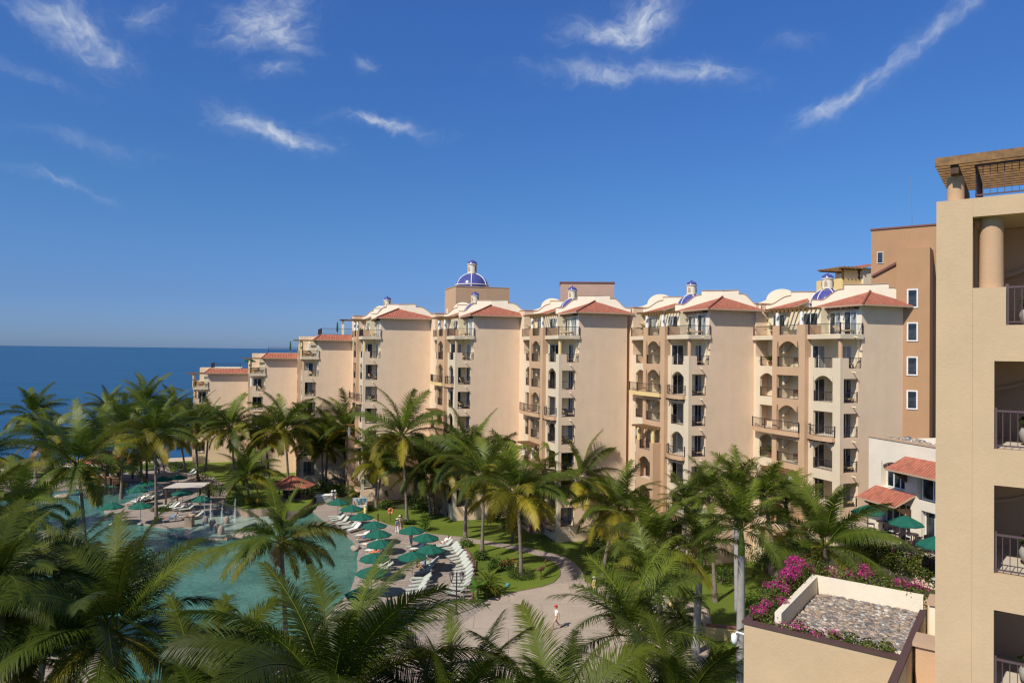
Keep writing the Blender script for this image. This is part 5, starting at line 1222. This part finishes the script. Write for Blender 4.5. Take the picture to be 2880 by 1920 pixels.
    def grow(r, k): return tuple(x + k for x in r) if isinstance(r, tuple) else r + k
    if top:
        T = {k: (*P[k][:3], grow(P[k][3], .018)) for k in ('che', 'wai', 'pel')}; T['nb'] = (*lerp(P['che'][:3], P['nb'][:3], .8), .085); TE = [('che', 'wai'), ('wai', 'pel'), ('che', 'nb')]
        for s_ in 'LR':
            T['sh' + s_] = (*P['sh' + s_][:3], .076); T['sl' + s_] = (*lerp(P['sh' + s_][:3], P['el' + s_][:3], .6), .064); TE += [('nb', 'sh' + s_), ('sh' + s_, 'sl' + s_)]
        skinned('shirt', T, TE, top, root)
    if bottom:
        T = {'pel': (*P['pel'][:3], grow(P['pel'][3], .022)), 'wb': (*lerp(P['pel'][:3], P['wai'][:3], .5), (.14, .105))}; TE = [('pel', 'wb')]
        for s_ in 'LR':
            T['hi' + s_] = (*P['hi' + s_][:3], .115); T['kn' + s_] = (*(P['kn' + s_][:3] if long else lerp(P['hi' + s_][:3], P['kn' + s_][:3], .85)), .082); TE += [('pel', 'hi' + s_), ('hi' + s_, 'kn' + s_)]
            if long: T['an' + s_] = (*P['an' + s_][:3], .062); TE += [('kn' + s_, 'an' + s_)]
        skinned('trousers' if long else 'shorts', T, TE, bottom, root)
    c = Vector(P['ht'][:3]); up = (Vector(P['cr'][:3]) - Vector(P['hd'][:3])).normalized(); back = Vector(P['hd'][:3]) - Vector(P['no'][:3]); back.normalize()
    mb = MB(); mb.blob(tuple(c + up * .015 + back * .02), (.095, .105, .085), hair or M['hair'], 3, 12, 8, .03); mb.blob(tuple(c - up * .06 + back * .05), (.085, .07, .09), hair or M['hair'], 4, 10, 6, .03); mb.obj('hair', root)
    if hat == 'cap':
        mb = MB(); k = c + up * .035; mb.blob(tuple(k), (.107, .117, .082), M['red'], 1, 14, 8, .0); f = -back; mb.hexa([tuple(k + f * a + Vector((b, 0, 0)) + up * z) for z in (-.03, -.018) for a, b in ((.08, -.075), (.08, .075), (.19, .06), (.19, -.06))], M['red']); mb.obj('cap', root)
    elif hat:
        mb = MB(); k = c + up * .05; mb.lathe([(0, .10), (.06, .10), (.10, .05), (.105, 0), (.20, -.015), (.20, -.03), (.10, -.02)], 18, hat, tuple(k)); mb.obj('hat', root)
    return root
def at(px, py, z=.13): p = G(px, py, z); return (p.x, p.y, z)
person('p', at(1564, 1768, .136), R(105), 'man in red cap and white shirt walking across the plaza', 'stand', M['whitec'], M['khaki'], 'cap', step=.5, scale=1.04)
person('p', at(1117, 1500), R(20), 'person in white trousers, blue vest and wide white hat by the lawn', 'stand', M['denim'], M['whitec'], M['straw'], True, step=.35)
person('p', at(1124, 1491), R(15), 'person in khaki clothes and straw hat beside the blue vest', 'stand', M['khaki'], M['khaki'], M['straw'], True, step=.2)
person('p', at(1129, 1489), R(10), 'bareheaded person with dark hair behind the khaki walker', 'stand', M['towel'], M['khaki'], None, True)
person('p', at(1156, 1540), R(-40), 'shirtless man in bright blue shorts standing by the loungers', 'stand', None, M['bluec'], scale=1.04)
person('p', at(446, 1334), R(10), 'person in white shirt and dark trousers on the far path', 'stand', M['whitec'], M['black'], None, True)
person('p', at(461, 1331), R(-10), 'person in black swimwear walking on the far path', 'stand', M['black'], M['black'], step=.3)
person('p', at(934, 1415), R(200), 'person in white shirt and cap at the service counter', 'stand', M['whitec'], M['denim'], M['whitec'])
person('p', at(942, 1414), R(190), 'second person in white at the service counter, nearer the parasol', 'stand', M['whitec'], M['whitec'], M['whitec'])
for key, lab, tp, bt in ((((GP, 9)), 'sunbather in pink top reclining on the pool edge lounger', M['pinkc'], M['bluec']), (((GP, 13)), 'sunbather in orange swimwear lying under the parasol', M['orange_p'], M['orange_p']), (((GC, 0)), 'person wrapped in white resting on the curved row lounger', M['whitec'], M['whitec']), (((GP, 11)), 'sunbather in dark swimwear on the pool edge lounger', M['black'], M['black'])):
    x, y, a = LOUNGERS[key]; person('p', (x, y, .10), a, lab, 'recline', tp, bt)
p = G(300 + 610 / 3.92, 1240 + 870 / 3.92, .48); person('p', (p.x, p.y, .10), R(-52), 'sunbather in blue swimsuit on the far terrace near the fountain', 'recline', M['bluec'], M['bluec'])
person('p', at(1172, 1604), R(-120), 'person in dark skirt seated under the middle parasol', 'sit', None, M['black'])
person('p', at(1195, 1600), R(100), 'person in blue shirt seated facing the dark skirt', 'sit', M['bluec'], M['denim'], scale=.9)

# ================================================================ small things of the garden
def frame_obj(name, loc, rz, label, cat, **kw): return empty(name, loc, rz, label, cat, **kw)
# twin lantern lamp post
p = G(1283, 1727, .13); r_ = empty('street_lamp', (p.x, p.y, .13), R(0), 'black lamp post with twin lanterns beside the curved lounger row', 'street lamp')
mb = MB(); mb.lathe([(.16, 0), (.16, .12), (.09, .2), (.07, .9), (.055, 1.0), (.05, 3.2), (.07, 3.25), (.02, 3.45)], 12, M['iron']); mb.obj('post', r_)
mb = MB(); mb.tube([(-.42, 0, 2.62), (-.2, 0, 2.5), (0, 0, 2.62), (.2, 0, 2.5), (.42, 0, 2.62)], .03, 6, M['iron'])
for s in (-1, 1): mb.tube([(s * .05, 0, 2.2), (s * .2, 0, 2.3), (s * .3, 0, 2.5)], .018, 5, M['iron'])
mb.obj('arm', r_)
M['lglass'], t, b = newmat('lantern_glass'); b.inputs['Base Color'].default_value = (.55, .58, .55, 1); b.inputs['Roughness'].default_value = .12; b.inputs['Alpha'].default_value = .45
for s in (-1, 1):
    mb = MB(); x = s * .42
    mb.lathe([(.05, 2.62), (.06, 2.75), (.11, 2.78), (.11, 2.8)], 8, M['iron'], (x, 0, 0))
    for k in range(6): a = k * math.pi / 3; mb.tube([(x + .10 * math.cos(a), .10 * math.sin(a), 2.8), (x + .19 * math.cos(a), .19 * math.sin(a), 3.25)], .013, 4, M['iron'])
    mb.lathe([(.22, 3.25), (.21, 3.28), (.08, 3.42), (.03, 3.46), (.03, 3.54), (0, 3.58)], 12, M['iron'], (x, 0, 0)); l = mb.obj('lantern', r_)
    mb = MB(); mb.lathe([(.09, 2.8), (.18, 3.25)], 6, M['lglass'], (x, 0, 0), False); mb.obj('glass', l)
# notice board
p = G(1012, 1440, .13); r_ = empty('notice_board', (p.x, p.y, 0), R(28), 'white notice board with colourful printed map beside the parasols', 'sign')
mb = MB()
for x in (-.95, .95): mb.box(x - .04, x + .04, -.04, .04, 0, 2.15, M['metal'])
mb.obj('post', r_)
mb = MB(); mb.box(-.95, .95, -.06, -.041, .75, 2.1, M['whitec'])
mb.obj('panel', r_); mb = MB(); r2 = random.Random(5)
for i in range(9):
    for j in range(3):
        x, z = -.85 + i * .19, 1.12 + j * .28; mb.box(x, x + .17, -.066, -.0605, z, z + .25, [M['teal'], M['bluec'], M['terracotta'], M['lawn'], M['cushion'], M['whitec']][r2.randrange(6)])
mb.obj('print', r_)
# life ring
p = G(1098, 1466); r_ = empty('life_ring', (p.x, p.y, 0), R(15), 'orange life ring hanging on a post at the lawn edge', 'life ring')
mb = MB(); n = 24; mb.tube([(.30 * math.cos(2 * math.pi * i / n), -.08, 1.35 + .30 * math.sin(2 * math.pi * i / n)) for i in range(n + 1)], .085, 8, M['orange_p'])
mb.obj('ring', r_); mb = MB()
for k in range(4):
    a = k * math.pi / 2 + .6; c_ = Vector((.30 * math.cos(a), -.08, 1.35 + .30 * math.sin(a))); mb.tube([c_ + Vector((-math.sin(a), 0, math.cos(a))) * e for e in (-.04, .04)], .09, 8, M['whitec'])
mb.obj('band', r_); mb = MB(); mb.tube([(0, 0, 0), (0, 0, 1.7)], .04, 8, M['beam']); mb.obj('post', r_)
# flamingo statue
p = G(1521, 1629, .2); r_ = empty('flamingo_statue', (p.x, p.y, .2), R(-60), 'tall bronze flamingo statue on the lawn island', 'statue'); bz = plain('bronze_statue', (.16, .075, .05), .4, .3); M['bz'] = bz
mb = MB(); mb.blob((0, 0, 1.0), (.17, .42, .2), bz, 2, 14, 9, .04); mb.tube([(0, -.3, 1.02), (0, -.62, .9)], [.12, .02], 8, bz)
mb.tube([(0, .3, 1.08), (0, .5, 1.2), (0, .55, 1.4), (0, .46, 1.55), (0, .44, 1.68), (0, .52, 1.76)], [.1, .065, .05, .045, .045, .06], 8, bz); mb.blob((0, .57, 1.76), (.06, .09, .06), bz, 1, 9, 6, .02); mb.tube([(0, .64, 1.76), (0, .74, 1.72), (0, .76, 1.63)], [.035, .03, .008], 6, bz); mb.obj('body', r_)
for s in (-.07, .07):
    mb = MB(); mb.tube([(s, 0, .86), (s, .06, .45), (s, .0, .02), (s, .14, .02)], [.035, .02, .018, .03], 6, bz); mb.obj('leg', r_)
# bollards and spotlights
for px, py, z, lab in ((1063, 1466, .13, 'dark bollard light on the lawn by the parasols'), (1341, 1604, .2, 'dark bollard light behind the curved loungers')):
    p = G(px, py, z); r_ = empty('bollard_light', (p.x, p.y, z), 0, lab, 'bollard'); mb = MB(); mb.lathe([(.07, 0), (.07, .8), (.11, .82), (.11, .9), (.02, 1.0)], 10, M['iron']); mb.obj('body', r_)
for px, py, lab in ((1027, 1444, 'cream bollard beside the notice board'), (1672, 1656, 'cream bollard lamp at the bend of the path'), (1888, 1712, 'cream bollard lamp at the plaza edge')):
    p = G(px, py, .0); r_ = empty('bollard_lamp', (p.x, p.y, .0), 0, lab, 'bollard'); mb = MB(); mb.lathe([(.2, 0), (.19, .85), (.17, .86)], 12, M['yellow']); mb.obj('body', r_); mb = MB(); mb.lathe([(.15, .86), (.15, 1.0), (.22, 1.01), (.22, 1.1), (.04, 1.14)], 12, M['ivory']); mb.obj('cap', r_)
p = G(1427, 1645, .2); mb = MB(); mb.lathe([(.22, 0), (.22, .12), (.14, .18)], 8, M['teal']); o = mb.obj('spotlight', None, (p.x, p.y, .2)); tag(o, 'small green garden spotlight on the lawn island', 'spotlight')
# security lamp at the podium corner
mx = Matrix.Rotation(R(-36.2), 4, 'Z'); w0 = Vector((11.08, 18.54, 0)) + mx @ Vector((-5.12, .6, 0)); r_ = empty('security_camera', (w0.x, w0.y, 12.75), R(-36.2), 'white security camera fixed to the podium corner', 'camera')
mb = MB(); mb.tube([(0, 0, .1), (-.25, 0, .12), (-.32, 0, .02)], .03, 6, M['whitec']); mb.obj('bracket', r_); mb = MB(); mb.lathe([(.0, -.28), (.07, -.26), (.10, -.15), (.10, 0), (.05, .05)], 12, M['whitec'], (-.33, 0, 0)); mb.obj('housing', r_)
# rocks and spouting stones of the fountain
for i, (px, py, r, h) in enumerate(((577, 1471, .5, 1.2), (598, 1482, .52, 1.35), (609, 1494, .5, 1.3), (621, 1502, .52, 1.4), (637, 1471, .5, 1.2))):
    p = G(px, py, .05); r, h = r * .7, h * .76; mb = MB(); mb.lathe([(r * .78, 0), (r, h * .25), (r * .98, h * .55), (r * .7, h * .85), (r * .3, h * .98), (0, h)], 14, M['rock']); o = mb.obj('boulder', None, (p.x, p.y, .05)); tag(o, ('upright rounded fountain stone behind the pillar jet', 'upright rounded fountain stone, first of the three in a line', 'upright rounded fountain stone, middle of the three in a line', 'upright rounded fountain stone nearest the pool kerb', 'upright rounded fountain stone beside the bank wall')[i], 'boulder', 'standing stones of the fountain')
p = G(533, 1480, .05); mb = MB(); mb.box(-.42, .42, -.42, .42, 0, 1.3, M['stonewall']); mb.box(-.5, .5, -.5, .5, 1.301, 1.42, M['coping']); o = mb.obj('stone_pillar', None, (p.x, p.y, .05)); tag(o, 'square stone pillar at the fountain edge', 'pillar')
rr = random.Random(8)
for i, (px, py, r) in enumerate(((640, 1515, .55), (652, 1513, .5), (664, 1513, .42), (676, 1512, .75), (690, 1511, .6), (702, 1509, .5), (715, 1506, .6), (728, 1503, .5), (893, 1484, .75), (1000, 1546, .62), (205, 1534, .8), (222, 1536, .7), (175, 1402, .8), (262, 1398, .7), (245, 1398, .9))):
    p = G(px, py, 0); mb = MB(); mb.blob((0, 0, r * .25), (r, r * .75, r * .6), M['rock'], i + 3, 14, 9, .25); o = mb.obj('rock', None, (p.x, p.y, .0), rr.uniform(0, 3))
    tag(o, ['first pale rock of the line along the fountain edge', 'second small rock along the fountain edge', 'third rock along the fountain edge', 'long pale rock in the middle of the fountain edge', 'fifth rock along the fountain edge', 'sixth rock along the fountain edge', 'seventh rock of the fountain edge, half under fronds', 'last rock of the fountain edge line', 'round rock standing in the side pool by the lounger row', 'big pale rock at the pool edge below the sunbathers', 'pale rock on the shaded pool bank', 'second pale rock on the shaded pool bank', 'rock at the far pool arm near the tall palm', 'rock on the far pool rim beside the slim trunk', 'big rock on the far pool rim'][i], 'rock')
M['spray'], t, b = newmat('water_spray'); tr = t.new('ShaderNodeBsdfTransparent'); mx_ = t.new('ShaderNodeMixShader'); b.inputs['Base Color'].default_value = (.9, .92, .92, 1)
mx_.inputs[0].default_value = .3; t.li(tr.outputs[0], mx_.inputs[1]); t.li(b.outputs[0], mx_.inputs[2]); t.li(mx_.outputs[0], t.n['Material Output'].inputs[0])
for i, (px, py, h) in enumerate(((574, 1488, 4.2), (592, 1468, 2.8), (624, 1463, 2.2), (660, 1470, 3.0))):
    p = G(px, py, .05); mb = MB(); mb.tube([(0, 0, 0), (0, 0, h * .6), (.03, 0, h)], [.07, .06, .03], 8, M['spray'], cap=False)
    for k in range(160):
        s = rr.random(); q = rr.gauss(0, .06 + .16 * (1 - s)); z = h * s * rr.uniform(.2, 1.0); mb.blob((q, rr.gauss(0, .06 + .16 * (1 - s)), z), (.025, .025, .06), M['spray'], k, 5, 3, 0)
    o = mb.obj('fountain_jet', None, (p.x, p.y, .05), fix=False); tag(o, ('tallest thin water jet of the fountain', 'thin water jet behind the standing stones', 'short water jet by the stone bank wall', 'thin water jet at the far fountain side')[i], 'fountain jet', 'water jets of the fountain')
# gazebo with octagonal tiled roof
p = PY(820, 1400, 98); r_ = empty('gazebo', (p.x, p.y, 0), R(10), 'octagonal gazebo bar with red tiled roof by the lawn', 'gazebo'); mb = MB(); n = 8; rr_ = 3.15
for k in range(n):
    a0, a1 = 2 * math.pi * k / n, 2 * math.pi * (k + 1) / n; A, B = Vector((rr_ * math.cos(a0), rr_ * math.sin(a0), 2.75)), Vector((rr_ * math.cos(a1), rr_ * math.sin(a1), 2.75)); hipslope(mb, [A, B, (0, 0, 4.05)], B - A, M['tile'], .1)
    mb.tube([A + Vector((0, 0, .03)), Vector((0, 0, 4.08))], .07, 5, M['tile'])
mb.obj('roof', r_, fix=False)
for k in range(n): a = 2 * math.pi * k / n; mb = MB(); mb.box(-.09, .09, -.09, .09, 0, 2.65, M['beam']); mb.obj('post', r_, (2.7 * math.cos(a), 2.7 * math.sin(a), 0), a)
mb = MB(); mb.lathe([(2.2, 0), (2.2, 1.0), (2.45, 1.0), (2.45, 1.08), (1.8, 1.08)], 8, M['stonewall'], smooth=False); mb.obj('counter', r_)
mb = MB(); mb.lathe([(1.2, .0), (1.2, 2.6)], 8, M['beam'], smooth=False); mb.obj('back_bar', r_)
# beach bar
p = PY(315, 1300, 113); r_ = empty('beach_bar', (p.x, p.y, 0), R(-12), 'open beach bar under a red tiled hip roof near the sea', 'beach bar'); mb = MB(); a, b_, z0, z1 = 4.6, 3.4, 3.4, 5.0
c4 = [Vector((-a, -b_, z0)), Vector((a, -b_, z0)), Vector((a, b_, z0)), Vector((-a, b_, z0))]; t1, t2 = Vector((-1.6, 0, z1)), Vector((1.6, 0, z1))
for f, e in (([c4[0], c4[1], t2, t1], (1, 0, 0)), ([c4[1], c4[2], t2], (0, 1, 0)), ([c4[2], c4[3], t1, t2], (-1, 0, 0)), ([c4[3], c4[0], t1], (0, -1, 0))): hipslope(mb, f, e, M['tile'], .12)
mb.obj('roof', r_, fix=False)
for x in (-4, -1.4, 1.4, 4):
    for y in (-2.9, 2.9): mb = MB(); mb.box(-.12, .12, -.12, .12, 0, 3.3, M['beam']); mb.obj('post', r_, (x, y, 0))
mb = MB(); mb.box(-3.5, 3.5, -2.2, -1.6, 0, 1.15, M['beam']); mb.box(-3.6, 3.6, -2.3, -1.5, 1.151, 1.22, M['wood']); mb.obj('counter', r_)
mb = MB(); rail_path(mb, [(4.4, -4.6, .1), (7.5, -4.0, .1), (9.5, -2.0, .1), (10, 1, .1)], 1.0, M['beam']); mb.obj('railing', r_)
# canvas pergola with vine
p = PY(520, 1385, 98); r_ = empty('canvas_pergola', (p.x, p.y, .13), R(8), 'timber pergola with flat white canvas cover on the far terrace', 'pergola'); mb = MB()
mb.hexa([(-2.4, -1.3, 2.3), (2.6, -1.3, 2.3), (3.0, 1.6, 2.45), (-1.6, 1.6, 2.45), (-2.4, -1.3, 2.36), (2.6, -1.3, 2.36), (3.0, 1.6, 2.51), (-1.6, 1.6, 2.51)], M['canvas']); mb.obj('canvas', r_)
for x, y in ((-2.1, -1.1), (2.3, -1.1), (-1.4, 1.4), (2.7, 1.4)): mb = MB(); mb.box(-.1, .1, -.1, .1, 0, 2.29, M['beam']); mb.obj('post', r_, (x, y, 0))
root = empty('vine_arbour', (p.x + 5.6, p.y + 1.2, .13), R(8), 'dense green vine trained over posts beside the canvas pergola', 'vine'); mb = MB(); r2 = random.Random(2)
for k in range(16): clump(mb, (-2.6 + (k % 8) * .8, (k // 8) * 1.4 - .7, 2.0 + r2.uniform(-.2, .2)), (.8, .9, .5), 130, .1, r2, [(.08, .11, .015), (.12, .13, .02), (.05, .08, .01)])
mb.obj('foliage', root, fix=False)
for x in (-2.6, 0, 2.6): mb = MB(); mb.box(-.08, .08, -.08, .08, 0, 1.9, M['beam']); mb.obj('post', root, (x, 0, 0))
# service counter
p = G(912, 1412, .13); r_ = empty('service_counter', (p.x, p.y, .13), R(15), 'pale blue towel counter with glass front beside the lounger row', 'counter'); mb = MB(); mb.box(-1.1, 1.1, -.5, .5, 0, 1.0, M['metal']); mb.obj('cabinet', r_); mb = MB(); mb.box(-1.2, 1.2, -.6, .6, 1.001, 1.08, M['whitec']); mb.obj('top', r_); mb = MB(); mb.box(-1.1, 1.1, -.54, -.501, .1, .95, M['lglass']); mb.obj('glass', r_)
# low wooden stair and wall at the block foot
p = G(1032, 1388, .06); r_ = empty('entrance_steps', (p.x, p.y, 0), R(19), 'cream steps leading to a ground floor door of the domed block', 'steps'); mb = MB()
for i in range(5): mb.box(-.9, .9, i * .3, 1.6, i * .17, (i + 1) * .17, M['yellow'])
mb.obj('tread', r_); mb = MB(); mb.box(-1.15, -.91, 0, 1.6, 0, 1.3, M['wall']); mb.box(.91, 1.15, 0, 1.6, 0, 1.3, M['wall']); mb.obj('side_wall', r_)
# dark arched footbridge by the beach
p = PY(45, 1330, 118); r_ = empty('footbridge', (p.x, p.y, 0), R(5), 'dark railed footbridge arching by the beach parasols', 'bridge'); mb = MB(); arc = [(x, 0, .3 + 1.5 * (1 - (x / 6) ** 2)) for x in (-6, -4.5, -3, -1.5, 0, 1.5, 3, 4.5, 6)]
for q, s in zip(arc, arc[1:]): mb.hexa([(q[0], -.8, q[2] - .25), (s[0], -.8, s[2] - .25), (s[0], .8, s[2] - .25), (q[0], .8, q[2] - .25), (q[0], -.8, q[2]), (s[0], -.8, s[2]), (s[0], .8, s[2]), (q[0], .8, q[2])], M['beam'])
mb.obj('deck', r_)
for y in (-.75, .75): mb = MB(); rail_path(mb, [(x, y, z) for x, _, z in arc], 1.0, M['beam']); mb.obj('railing', r_)
# sunken steps in the shaded corner of the pool
slab('pool_steps', gp([(60, 1850), (230, 1800), (330, 1850), (360, 1960), (120, 2050), (20, 2000)]), 0, .10, M['deck']); slab('pool_steps', gp([(-60, 1880), (120, 1842), (200, 1880), (210, 1960), (60, 2060), (-80, 2060)]), 0, .24, M['deck'])
slab('pool_bank', gp([(150, 1545), (240, 1528), (330, 1560), (440, 1590), (430, 1650), (300, 1660), (180, 1600)]), 0, .3, M['soil'])
p = G(752, 1822, .15); mb = MB(); mb.lathe([(.0, 0), (.42, 0), (.42, .06), (0, .07)], 4, M['yellow']); o = mb.obj('wet_floor_sign', None, (p.x, p.y, .16), .3); M['signy'] = plain('yellow_plastic', (.72, .55, .02), .5); o.data.materials[0] = M['signy']; tag(o, 'bright yellow plate lying at the pool rim', 'plate')

# ================================================================ furniture on balconies and terraces
def local(root, x, y, z): a = root.rotation_euler.z; return (root.location.x + x * math.cos(a) - y * math.sin(a), root.location.y + x * math.sin(a) + y * math.cos(a), z)
f, c = MB(), MB()
for s in (-.3, .3): f.bar((s, 0, .28), (s, 1.85, .28), .05, .05, M['beam']); [f.bar((s, y, 0), (s, y, .27), .05, .05, M['beam']) for y in (.1, 1.5)]
f.bar((-.3, 1.8, .72), (.3, 1.8, .72), .05, .05, M['beam'])
c.hexa([(-.3, .0, .31), (.3, .0, .31), (.3, 1.2, .31), (-.3, 1.2, .31), (-.3, 0, .41), (.3, 0, .41), (.3, 1.2, .41), (-.3, 1.2, .41)], M['cushion']); c.hexa([(-.3, 1.2, .33), (.3, 1.2, .33), (.3, 1.82, .72), (-.3, 1.82, .72), (-.3, 1.14, .42), (.3, 1.14, .42), (.3, 1.76, .82), (-.3, 1.76, .82)], M['cushion'])
CH = [('frame', f.mesh('frame')), ('cushion', c.mesh('cushion'))]
mb = MB(); mb.lathe([(.05, 0), (.25, .02), (.05, .06), (.04, .68), (.45, .7), (.45, .74), (0, .74)], 14, M['beam']); TB = mb.mesh('patio_table')
def chair_mesh(m):
    mb = MB()
    for x in (-.22, .22):
        for y in (-.22, .22): mb.bar((x, y, 0), (x, y, .44 if y < 0 else .92), .035, .035, m)
    mb.box(-.25, .25, -.25, .25, .44, .48, m); mb.box(-.24, .24, .205, .235, .56, .92, m); return mb.mesh('patio_chair')
CHR = chair_mesh(M['beam']); CHI = chair_mesh(M['iron'])
pot = MB(); pot.lathe([(.12, 0), (.2, .3), (.22, .34), (.17, .34)], 12, M['terracotta']); PT = pot.mesh('pot')
FLW = ['top floor', 'second highest floor', 'third floor from the top', 'fourth floor from the top', 'fifth highest floor', 'sixth highest floor']
BLW = {3: 'domed block by the roof terraces', 4: 'block before the big domed tower', 5: 'penthouse block', 6: 'block behind the plaza palms', 7: 'block joined to the ochre tower', 2: 'terraced block beside the first dome', 1: 'second lowest block'}
PLANT = [None]
def plantmesh():
    rr = random.Random(11); mb = MB()
    for i in range(13): frond(mb, rr, (0, 0, .3), i * 2.4, R(rr.uniform(35, 80)), rr.uniform(.7, 1.1), R(70), 12, .3, col_mul((.11, .17, .02), rr.uniform(.8, 1.3)), .05, 1, 0, 0, .4, .012)
    return mb.mesh('foliage', fix=False)
PLM = plantmesh()
for bi in (1, 2, 3, 4, 5, 6, 7):
    root, Z, var = BLOCKS[bi]; rr = random.Random(bi); a0 = root.rotation_euler.z
    for k in range(0, 6 if bi > 2 else 4):
        if (bi * 3 + k) % 7 != 3:
            r_ = empty('chaise', local(root, 1.75, .45, Z(k)), a0 + rr.uniform(-.1, .25) + .15, 'tan cushioned chaise, %s corner balcony, %s' % (FLW[k], BLW[bi]), 'chaise', 'chaises on the corner balconies')
            for n_, me in CH: link(n_, me, r_)
        if bi > 2 and k in (0, 1, 2, 3, 4) and (bi + k) % 3 != 1:
            o = link('patio_table', TB, None, local(root, .55, 5.3, Z(k)), a0); tag(o, 'dark round table, %s middle balcony, %s' % (FLW[k], BLW[bi]), 'table', 'tables on the middle balconies')
            o = link('patio_chair', CHR, None, local(root, .5, 6.1, Z(k)), a0 + rr.uniform(2.6, 3.6) + math.pi); tag(o, 'dark chair, %s middle balcony, %s' % (FLW[k], BLW[bi]), 'chair', 'chairs on the middle balconies')
        if bi > 2 and (k in (0, 1) or (k == 4 and bi == 7)):
            r_ = empty('potted_palm', local(root, .55, 9.9 + rr.uniform(-.5, .4), Z(k)), bi, 'potted palm, %s outer balcony, %s' % (FLW[k], BLW[bi]), 'potted plant', 'potted palms on balconies')
            link('pot', PT, r_); link('foliage', PLM, r_); r_.scale = (1.5,) * 3
# pots and tables on the close wing
for j, z in enumerate(FL[:4]):
    lab = ('uppermost visible', 'second', 'third', 'lowest')[j]
    r_ = empty('planter_bowl', local(WING, 2.1, 1.5, z), 0, 'grey concrete bowl with a shrub on the %s balcony of the close wing' % lab, 'planter', 'planter bowls of the close wing'); mb = MB(); mb.lathe([(.2, 0), (.33, .15), (.36, .32), (.30, .45), (.26, .44)], 18, M['concrete']); mb.obj('bowl', r_)
    mb = MB(); clump(mb, (0, 0, .62), (.32, .32, .2), 240, .07, random.Random(j), [(.04, .07, .012), (.06, .09, .02)]); mb.obj('foliage', r_, fix=False)
    r_ = empty('round_table', local(WING, 2.95, 1.6, z), 0, 'round wood and iron table on the %s balcony of the close wing' % lab, 'table', 'tables of the close wing'); mb = MB(); mb.lathe([(.0, .70), (.55, .70), (.57, .72), (.55, .74), (0, .74)], 28, M['wood']); mb.obj('top', r_)
    for k in range(3): a = k * 2.1 + .4; mb = MB(); mb.tube([(.05 * math.cos(a), .05 * math.sin(a), .69), (.07 * math.cos(a), .07 * math.sin(a), .35), (.2 * math.cos(a), .2 * math.sin(a), .15), (.45 * math.cos(a), .45 * math.sin(a), .0)], .022, 6, M['iron']); mb.obj('leg', r_)
# dining terrace furniture
mb = MB(); mb.lathe([(.04, 0), (.3, .02), (.04, .08), (.04, .7), (.5, .72), (.5, .75), (0, .75)], 18, M['iron']); TI = mb.mesh('terrace_table')
for px, py, n_, lab in ((2541, 1533, 4, 'middle'), (2462, 1497, 3, 'far'), (2601, 1556, 3, 'close')):
    p = G(px + 22, py - 4, tz); o = link('terrace_table', TI, None, (p.x, p.y, tz)); tag(o, 'round iron table at the %s parasol of the dining terrace' % lab, 'table', 'tables of the dining terrace')
    for k in range(n_): a = k * 6.283 / n_ + .5; o = link('terrace_chair', CHI, None, (p.x + .85 * math.cos(a), p.y + .85 * math.sin(a), tz), a - math.pi / 2); tag(o, 'black iron chair drawn up to the %s table of the dining terrace' % lab, 'chair', 'chairs round the %s dining table' % lab)
